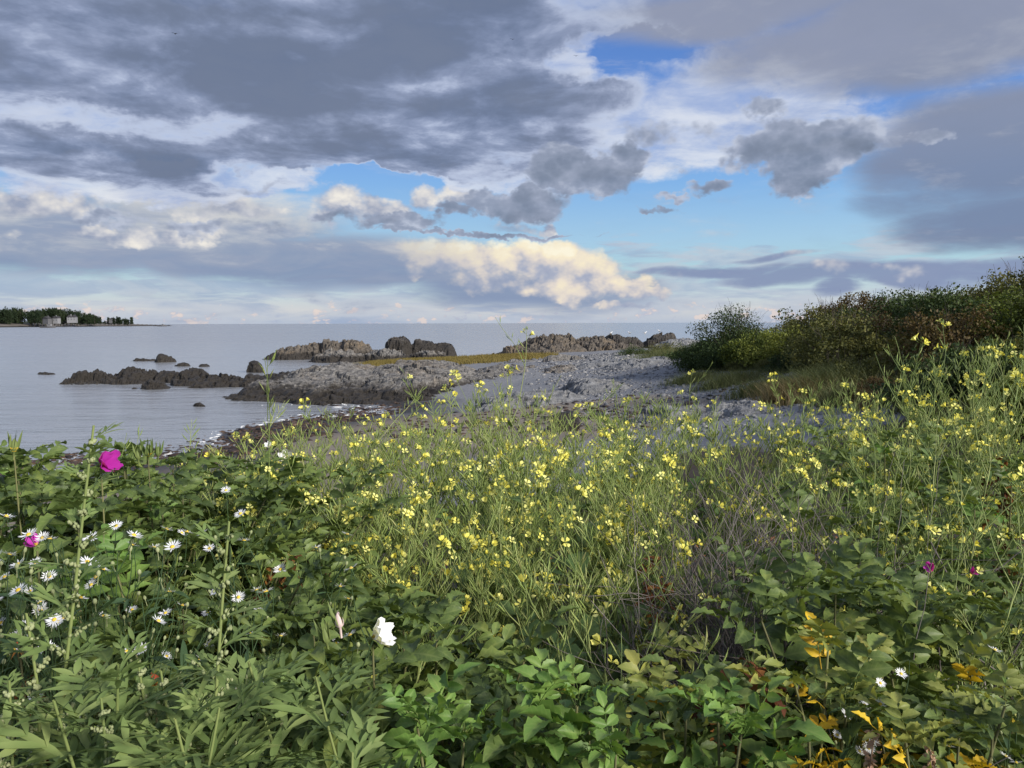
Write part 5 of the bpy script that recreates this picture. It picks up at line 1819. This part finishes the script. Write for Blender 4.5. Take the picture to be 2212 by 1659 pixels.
# ------------------------------------------------------------------ tufts of beach grass along the foot of the hill
M_BEACH = leaf_material('beach_grass_material', [(0.0, (0.0540, 0.0766, 0.0270)), (0.5, (0.1080, 0.1260, 0.0496)), (1.0, (0.2160, 0.1890, 0.0990))], 0.6, 0.2, 0.2, scale=0.4)
M_STRAW = leaf_material('straw_grass_material', [(0.0, (0.1210, 0.0950, 0.0475)), (0.5, (0.2074, 0.1642, 0.0864)), (1.0, (0.2938, 0.2419, 0.1382))], 0.7, 0.2, 0.1, scale=0.4)


def grass_tuft(px, py, d, h, rx, n, mat, label):
    p = at(px, py, d)
    x = p.x + rng.normal(0, rx, n); y = p.y + rng.normal(0, rx * 0.8, n)
    z = ground_z(x, y)
    g0 = gz(p.x, p.y)
    V, F = blades(np.stack([x - p.x, y - p.y, z - g0 - 0.02], -1), h, 0.02, 0.7, 3)
    return tag(link('beach_grass', make_mesh('beach_grass', V, F, mat), loc=(p.x, p.y, g0)), label, 'grass')


for px_, py_, d_, h_, rx_, n_, m_, lab_ in (
        (1580, 818, 33, 0.6, 0.7, 2600, M_BEACH, 'green beach grass below the tall twiggy shrub'),
        (1500, 815, 37, 0.5, 0.6, 1800, M_BEACH, 'green beach grass at the left end of the hill foot'),
        (1660, 830, 27, 0.6, 0.6, 2400, M_BEACH, 'green beach grass right of the first tufts'),
        (1725, 850, 23, 0.75, 0.55, 3200, M_STRAW, 'straw coloured grass mound beside the pale slab'),
        (1790, 835, 23, 1.0, 0.7, 3000, M_BEACH, 'tall grey green grass behind the straw mound'),
        (1850, 858, 20, 0.6, 0.45, 2000, M_BEACH, 'tall grass right of the straw mound'),
        (1930, 865, 18, 0.5, 0.45, 1800, M_STRAW, 'dry grass at the foot of the dark hillside'),
        (2030, 868, 16, 0.5, 0.45, 1800, M_BEACH, 'beach grass behind the tall right radish'),
        (2150, 870, 14, 0.5, 0.5, 1800, M_BEACH, 'beach grass at the right edge under the shrubs'),
        (1450, 772, 55, 0.7, 1.2, 2600, M_BEACH, 'thin grass round the olive bush on the slab')):
    grass_tuft(px_, py_, d_, h_, rx_, n_, m_, lab_)

# ------------------------------------------------------------------ the far headland
def head_fn():
    p = position()
    z = sep(p)[2]
    n = noise(p, 0.06, 4.0, 0.6)
    rockc = mix(n, (0.07, 0.062, 0.055), (0.16, 0.14, 0.12))
    c = mix(sstep(5.0, 8.0, z + (n - 0.5) * 5.0), rockc, (0.02, 0.03, 0.014))
    return mix(sstep(2.2, 1.2, z), c, (0.02, 0.018, 0.016))


hu = np.linspace(0, 1, 160)
hx_px = np.interp(hu, [0, 0.8, 1], [-420, 290, 372])
hd = np.interp(hu, [0, 0.45, 0.85, 1], [1150, 1250, 1750, 2100])
hh = np.interp(hx_px, [-420, 0, 150, 210, 260, 300, 340, 372], [16, 11, 9, 9, 7, 4.5, 2.2, 0.5])
hv = np.linspace(0, 1, 24)
HV = []
for i_ in range(160):
    p0 = ray(hx_px[i_], 700)
    for j_ in range(24):
        d_ = hd[i_] + 260 * hv[j_]
        prof = np.interp(hv[j_], [0, 0.06, 0.15, 0.45, 0.8, 1.0], [-0.6, 0.22, 0.35, 1.0, 0.7, -0.3])
        HV.append((p0.x * d_, d_, hh[i_] * prof + 0.6 * math.sin(i_ * 1.7) * prof + (2.0 if 0.03 < hv[j_] < 0.2 and hh[i_] > 3 else 0) * 0.5))
HV = np.array(HV)
HV[:, 2] += 0.8 * fbm(HV[:, 0] * 0.05, HV[:, 1] * 0.05, 2.0, 3)
tag(link('headland', make_mesh('headland', HV, grid_faces(160, 24), material('headland_material', head_fn, 0.9))), kind='structure')
FAR_M = leaf_material('far_tree_material', [(0.0, (0.010, 0.018, 0.010)), (0.5, (0.020, 0.032, 0.016)), (1.0, (0.04, 0.052, 0.024))], 0.8, 0.1, 0.1, scale=0.1)


def make_tree(seed, h, rx, kind):
    r = np.random.default_rng(seed)
    root = empty_thing('pine_tree' if kind else 'broadleaf_tree')
    g = Geo()
    if kind:
        n = 46
        t = np.sort(r.uniform(0.12, 1.0, n))
        a = r.uniform(0, 6.283, n)
        q = rx * (1.05 - t) * r.uniform(0.4, 1.0, n)
        cent = np.stack([np.cos(a) * q, np.sin(a) * q, t * h], -1)
        leaf_cloud(r, cent, 14, 0.07 * h, 0.10 * h, g)
    else:
        n = 44
        a = r.uniform(0, 6.283, n); u = r.uniform(-1, 1, n); k_ = r.uniform(0.5, 1.0, n)
        c = np.sqrt(1 - u * u)
        cent = np.stack([np.cos(a) * c * rx * k_, np.sin(a) * c * rx * k_, h * 0.5 + u * h * 0.46 * k_], -1)
        leaf_cloud(r, cent, 26, 0.13 * rx, 0.16 * rx, g)
    put('crown', g.mesh('crown', [FAR_M]), root, Matrix())
    t = Geo()
    t.tube([(0, 0, -1), (0, 0, h * 0.3), (0.02 * h, 0, h * 0.85)], [0.03 * h, 0.022 * h, 0.006 * h], 6)
    put('trunk', t.mesh('trunk', [M_BARK]), root, Matrix())
    root['h'] = h
    return root


TREES = Kit([make_tree(1, 14, 6.5, 0), make_tree(2, 12, 6.0, 0), make_tree(3, 12, 2.6, 1), make_tree(4, 10, 2.4, 1), make_tree(5, 11, 4.5, 0)])


def far_tree(px, py_top, d, i, label, group=None):
    p = at(px, py_top, d)
    base = float(np.interp(px, [-420, 0, 150, 210, 260, 300, 340, 372], [12, 6, 6, 6, 5, 3, 1.5, 0.3]))
    o = TREES.take(i)
    s = max(0.3, (p.z - base) / TREES.h[i])
    o.location = (p.x, p.y, base - 2.0)
    w = min(s * 1.15, 1.6)
    o.scale = (w, w, s)
    o.rotation_euler = (0, 0, rs.uniform(0, 6.28))
    return tag(o, label, 'tree', group)


SKY_X = [-420, -60, 0, 40, 60, 80, 110, 150, 195, 210]
SKY_Y = [636, 651, 656, 659, 665, 664, 660, 662, 671, 680]
for k_ in range(110):
    px_ = -300 + 505 * k_ / 109 + rs.gauss(0, 3)
    back = rs.random()
    py_ = np.interp(px_, SKY_X, SKY_Y) + (0 if back > 0.4 else rs.uniform(3, 12)) + rs.uniform(0, 3)
    if py_ > 692 or (28 < px_ < 62 and back < 0.4 ) or (100 < px_ < 165 and back < 0.4):
        continue
    far_tree(px_, py_, (1330 if px_ < 160 else 1420) + back * 90, rs.choice((0, 1, 4)), 'dark broadleaf tree in the far wood left of the houses', 'trees of the far wood')
for px_, py_, i_ in ((206, 680, 2), (220, 681, 2), (226, 682, 2), (240, 680, 3), (248, 681, 3), (315, 686, 3), (325, 683, 2), (330, 684, 3), (345, 684, 4), (352, 686, 4), (262, 681, 2), (364, 684, 3)):
    px2 = px_ * 0.78
    far_tree(px2, py_, 1500, i_, 'small pine tree on the far headland among the houses', 'pines on the far headland')
for px_, py_, i_ in ((165, 689, 4), (172, 686, 4), (181, 684, 4), (190, 684, 1), (200, 686, 1), (208, 685, 3), (216, 684, 2), (226, 690, 4), (234, 684, 2), (240, 688, 4), (247, 687, 4), (255, 688, 4), (262, 689, 3), (270, 688, 2), (276, 690, 3)):
    far_tree(px_, py_, 1560, i_, 'small tree near the outer end of the far headland', 'trees at the outer headland')
TREES.done()

M_WALLW = material('white_wall', lambda: mix(noise(obj_coord(), 0.6, 3.0), (0.17, 0.17, 0.18), (0.22, 0.22, 0.23)), 0.8)
M_WALLG = material('grey_shingle_wall', lambda: mix(noise(obj_coord(), 0.6, 3.0), (0.07, 0.07, 0.075), (0.10, 0.10, 0.105)), 0.8)
M_ROOF = material('dark_roof', lambda: mix(noise(obj_coord(), 0.8, 3.0), (0.025, 0.025, 0.03), (0.045, 0.042, 0.045)), 0.8)
M_PANE = material('window_glass', lambda: mix(0.5, (0.02, 0.025, 0.03), (0.03, 0.035, 0.04)), 0.1, 0.5)


def box_geo(g, x0, x1, y0, y1, z0, z1):
    v = [(x, y, z) for x in (x0, x1) for y in (y0, y1) for z in (z0, z1)]
    g.add(v, np.array([(0, 1, 3, 2), (4, 6, 7, 5), (0, 4, 5, 1), (2, 3, 7, 6), (0, 2, 6, 4), (1, 5, 7, 3)]))


def far_house(px, py_base, d, w, dep, h, roof, wall, label, gables=1):
    p = at(px, py_base, d)
    root = empty_thing('house')
    root.location = (p.x, p.y, p.z)
    root.rotation_euler = (0, 0, 0.25 + 0.9 * math.sin(px))
    g = Geo(); box_geo(g, -w / 2, w / 2, 0, dep, -4, h)
    put('wall', g.mesh('wall', [wall], False), root, Matrix())
    for k_ in range(gables):
        x0, x1 = -w / 2 + w * k_ / gables - 0.4, -w / 2 + w * (k_ + 1) / gables + 0.4
        xm = (x0 + x1) / 2
        g = Geo()
        v = [(x0, -0.6, h), (x1, -0.6, h), (xm, -0.6, h + roof), (x0, dep + 0.6, h), (x1, dep + 0.6, h), (xm, dep + 0.6, h + roof)]
        g.add(v, [np.array([(0, 1, 2), (3, 5, 4)]), np.array([(0, 2, 5, 3), (1, 4, 5, 2), (0, 3, 4, 1)])])
        rf = put('roof', g.mesh('roof', [M_ROOF], False), root, Matrix())
        if k_ == 0:
            c = Geo(); box_geo(c, xm + 1.5, xm + 2.6, dep * 0.4, dep * 0.4 + 1.1, h, h + roof + 1.4)
            put('chimney', c.mesh('chimney', [wall], False), rf, Matrix())
    nw = max(2, int(w / 4))
    for f in range(2 if h > 5 else 1):
        for k_ in range(nw):
            x = -w / 2 + w * (k_ + 0.5) / nw
            fr = Geo(); box_geo(fr, x - 0.75, x + 0.75, -0.08, 0.05, 1.0 + 3 * f, 2.7 + 3 * f)
            wd = put('window', fr.mesh('window', [M_WALLW], False), root, Matrix())
            gl = Geo(); box_geo(gl, x - 0.6, x + 0.6, -0.12, -0.085, 1.12 + 3 * f, 2.58 + 3 * f)
            put('pane', gl.mesh('pane', [M_PANE], False), wd, Matrix())
    return tag(root, label, 'house')


far_house(98, 695, 1290, 11, 8, 5.0, 4.0, M_WALLG, 'grey shingled house below the far wood', 1)
far_house(119, 694, 1300, 9, 8, 5.0, 3.5, M_WALLW, 'white house half hidden by trees of the far wood', 2)
far_house(138, 693, 1400, 15, 10, 5.5, 5.5, M_WALLG, 'large dark roofed house in the middle of the headland', 1)
far_house(154, 692.5, 1350, 14, 10, 6.0, 4.0, M_WALLW, 'long white house with twin gables on the far headland', 2)
far_house(242, 694, 1550, 12, 9, 4.0, 3.5, M_WALLG, 'low grey house near the headland tip', 1)
far_house(78, 684, 1400, 10, 8, 7.0, 3.5, M_WALLW, 'small white gable above the trees of the far wood', 1)


# ------------------------------------------------------------------ boats, gulls, marks
def far_boat(px, py, d, L, label):
    p = at(px, py, d)
    root = empty_thing('motor_boat')
    root.location = (p.x, p.y, 0)
    n = 9
    t = np.linspace(-1, 1, n)
    w = 0.16 * L * np.clip(1 - np.clip(t, 0, 1) ** 2.2, 0.02, 1)
    V = []
    for i in range(n):
        x = t[i] * L / 2
        sh_ = 0.10 * L + 0.05 * L * max(0, t[i]) ** 2
        V += [(x, -w[i], sh_), (x * 0.96, -w[i] * 0.6, -0.05 * L), (x * 0.96, w[i] * 0.6, -0.05 * L), (x, w[i], sh_)]
    f = grid_faces(n, 4)
    top = [(i * 4, i * 4 + 3, i * 4 + 7, i * 4 + 4) for i in range(n - 1)]
    put('hull', make_mesh('hull', V, [np.concatenate([f, top, [(0, 1, 2, 3)]])], M_WALLG, False), root, Matrix())
    g = Geo(); box_geo(g, -0.02 * L, 0.22 * L, -0.09 * L, 0.09 * L, 0.09 * L, 0.24 * L)
    c = put('cabin', g.mesh('cabin', [M_WALLW], False), root, Matrix())
    g = Geo(); box_geo(g, 0.0, 0.19 * L, -0.092 * L - 0.02, 0.092 * L + 0.02, 0.165 * L, 0.215 * L)
    put('window', g.mesh('window', [M_PANE], False), c, Matrix())
    g = Geo(); g.tube([(0.05 * L, 0, 0.24 * L), (0.05 * L, 0, 0.42 * L)], [0.008 * L, 0.004 * L], 5)
    put('mast', g.mesh('mast', [M_WALLW], False), root, Matrix())
    return tag(root, label, 'boat')


far_boat(104, 704, 1010, 20, 'white cabin boat moored off the far headland')
far_boat(350, 702.0, 1500, 18, 'low boat in front of the headland rocks')
rock('rock', [(at(350, 701, 1700).x, 1700, 22, 6, 1.6)], M_DARK, 'low skerry off the tip of the far headland', 31, 1.2, 0.2, 0.1, 0.3, 0.4, 2.0)

M_GULLW = material('gull_white', lambda: mix(0.5, (0.7, 0.7, 0.7), (0.78, 0.78, 0.78)), 0.7)
M_GULLG = material('gull_grey', lambda: mix(0.5, (0.25, 0.26, 0.28), (0.3, 0.3, 0.32)), 0.7)


def make_gull():
    root = empty_thing('gull')
    g = Geo()
    g.tube([(-0.27, 0, 0.20), (-0.16, 0, 0.21), (-0.02, 0, 0.22), (0.10, 0, 0.25), (0.17, 0, 0.33), (0.22, 0, 0.38), (0.26, 0, 0.375), (0.31, 0, 0.36)], [0.012, 0.05, 0.085, 0.075, 0.045, 0.045, 0.03, 0.006], 8)
    put('body', g.mesh('body', [M_GULLW]), root, Matrix())
    for s_ in (-1, 1):
        g = Geo()
        g.tube([(-0.34, s_ * 0.03, 0.20), (-0.15, s_ * 0.065, 0.23), (0.03, s_ * 0.08, 0.25), (0.10, s_ * 0.06, 0.26)], [0.008, 0.028, 0.035, 0.01], 6)
        put('wing', g.mesh('wing', [M_GULLG]), root, Matrix())
        g = Geo()
        g.tube([(0.0, s_ * 0.03, 0.0), (0.0, s_ * 0.03, 0.16)], [0.008, 0.01], 4)
        put('leg', g.mesh('leg', [M_STAMEN]), root, Matrix())
    root['h'] = 0.4
    return root


GULL = Kit([make_gull()])
for (x_, y_, z_, r_, lab_) in ((13.6, 106, 3.0, 0.3, 'leftmost gull standing on the black skyline ridge'), (16.2, 106, 3.0, 2.8, 'gull in the middle of the black skyline ridge'),
                               (18.3, 106, 3.0, 0.2, 'gull right of middle on the black skyline ridge'), (20.3, 106, 3.25, 3.0, 'rightmost gull on the high end of the black ridge')):
    o = GULL.take(0)
    o.location = (x_, y_, z_); o.rotation_euler = (0, 0, r_)
    tag(o, lab_, 'gull', 'gulls on the far ridge')


def make_flyer():
    root = empty_thing('flying_bird')
    g = Geo()
    g.tube([(-0.2, 0, 0), (-0.08, 0, 0), (0.08, 0, 0.01), (0.2, 0, 0.0)], [0.01, 0.05, 0.05, 0.008], 6)
    put('body', g.mesh('body', [M_BLACKB]), root, Matrix())
    for s_ in (-1, 1):
        V = [(0.08, 0, 0.02), (-0.08, 0, 0.02), (0.06, s_ * 0.28, 0.12), (-0.06, s_ * 0.28, 0.12), (-0.04, s_ * 0.58, 0.05), (-0.08, s_ * 0.56, 0.05)]
        put('wing', make_mesh('wing', V, [np.array([(0, 1, 3, 2), (2, 3, 5, 4)])], M_BLACKB, False), root, Matrix())
    root['h'] = 0.3
    return root


M_BLACKB = material('dark_feathers', lambda: mix(0.5, (0.02, 0.02, 0.025), (0.03, 0.03, 0.03)), 0.8)
FLY = Kit([make_flyer()])
for px_, py_, d_, lab_ in ((378, 73, 110, 'small bird flying high at upper left'), (1107, 85, 170, 'tiny bird flying at top centre'), (1244, 121, 160, 'tiny bird flying beside the white cloud patch')):
    o = FLY.take(0)
    o.location = at(px_, py_, d_)
    o.rotation_euler = (0.2, 0.1, 1.3)
    tag(o, lab_, 'bird', 'birds in the sky')
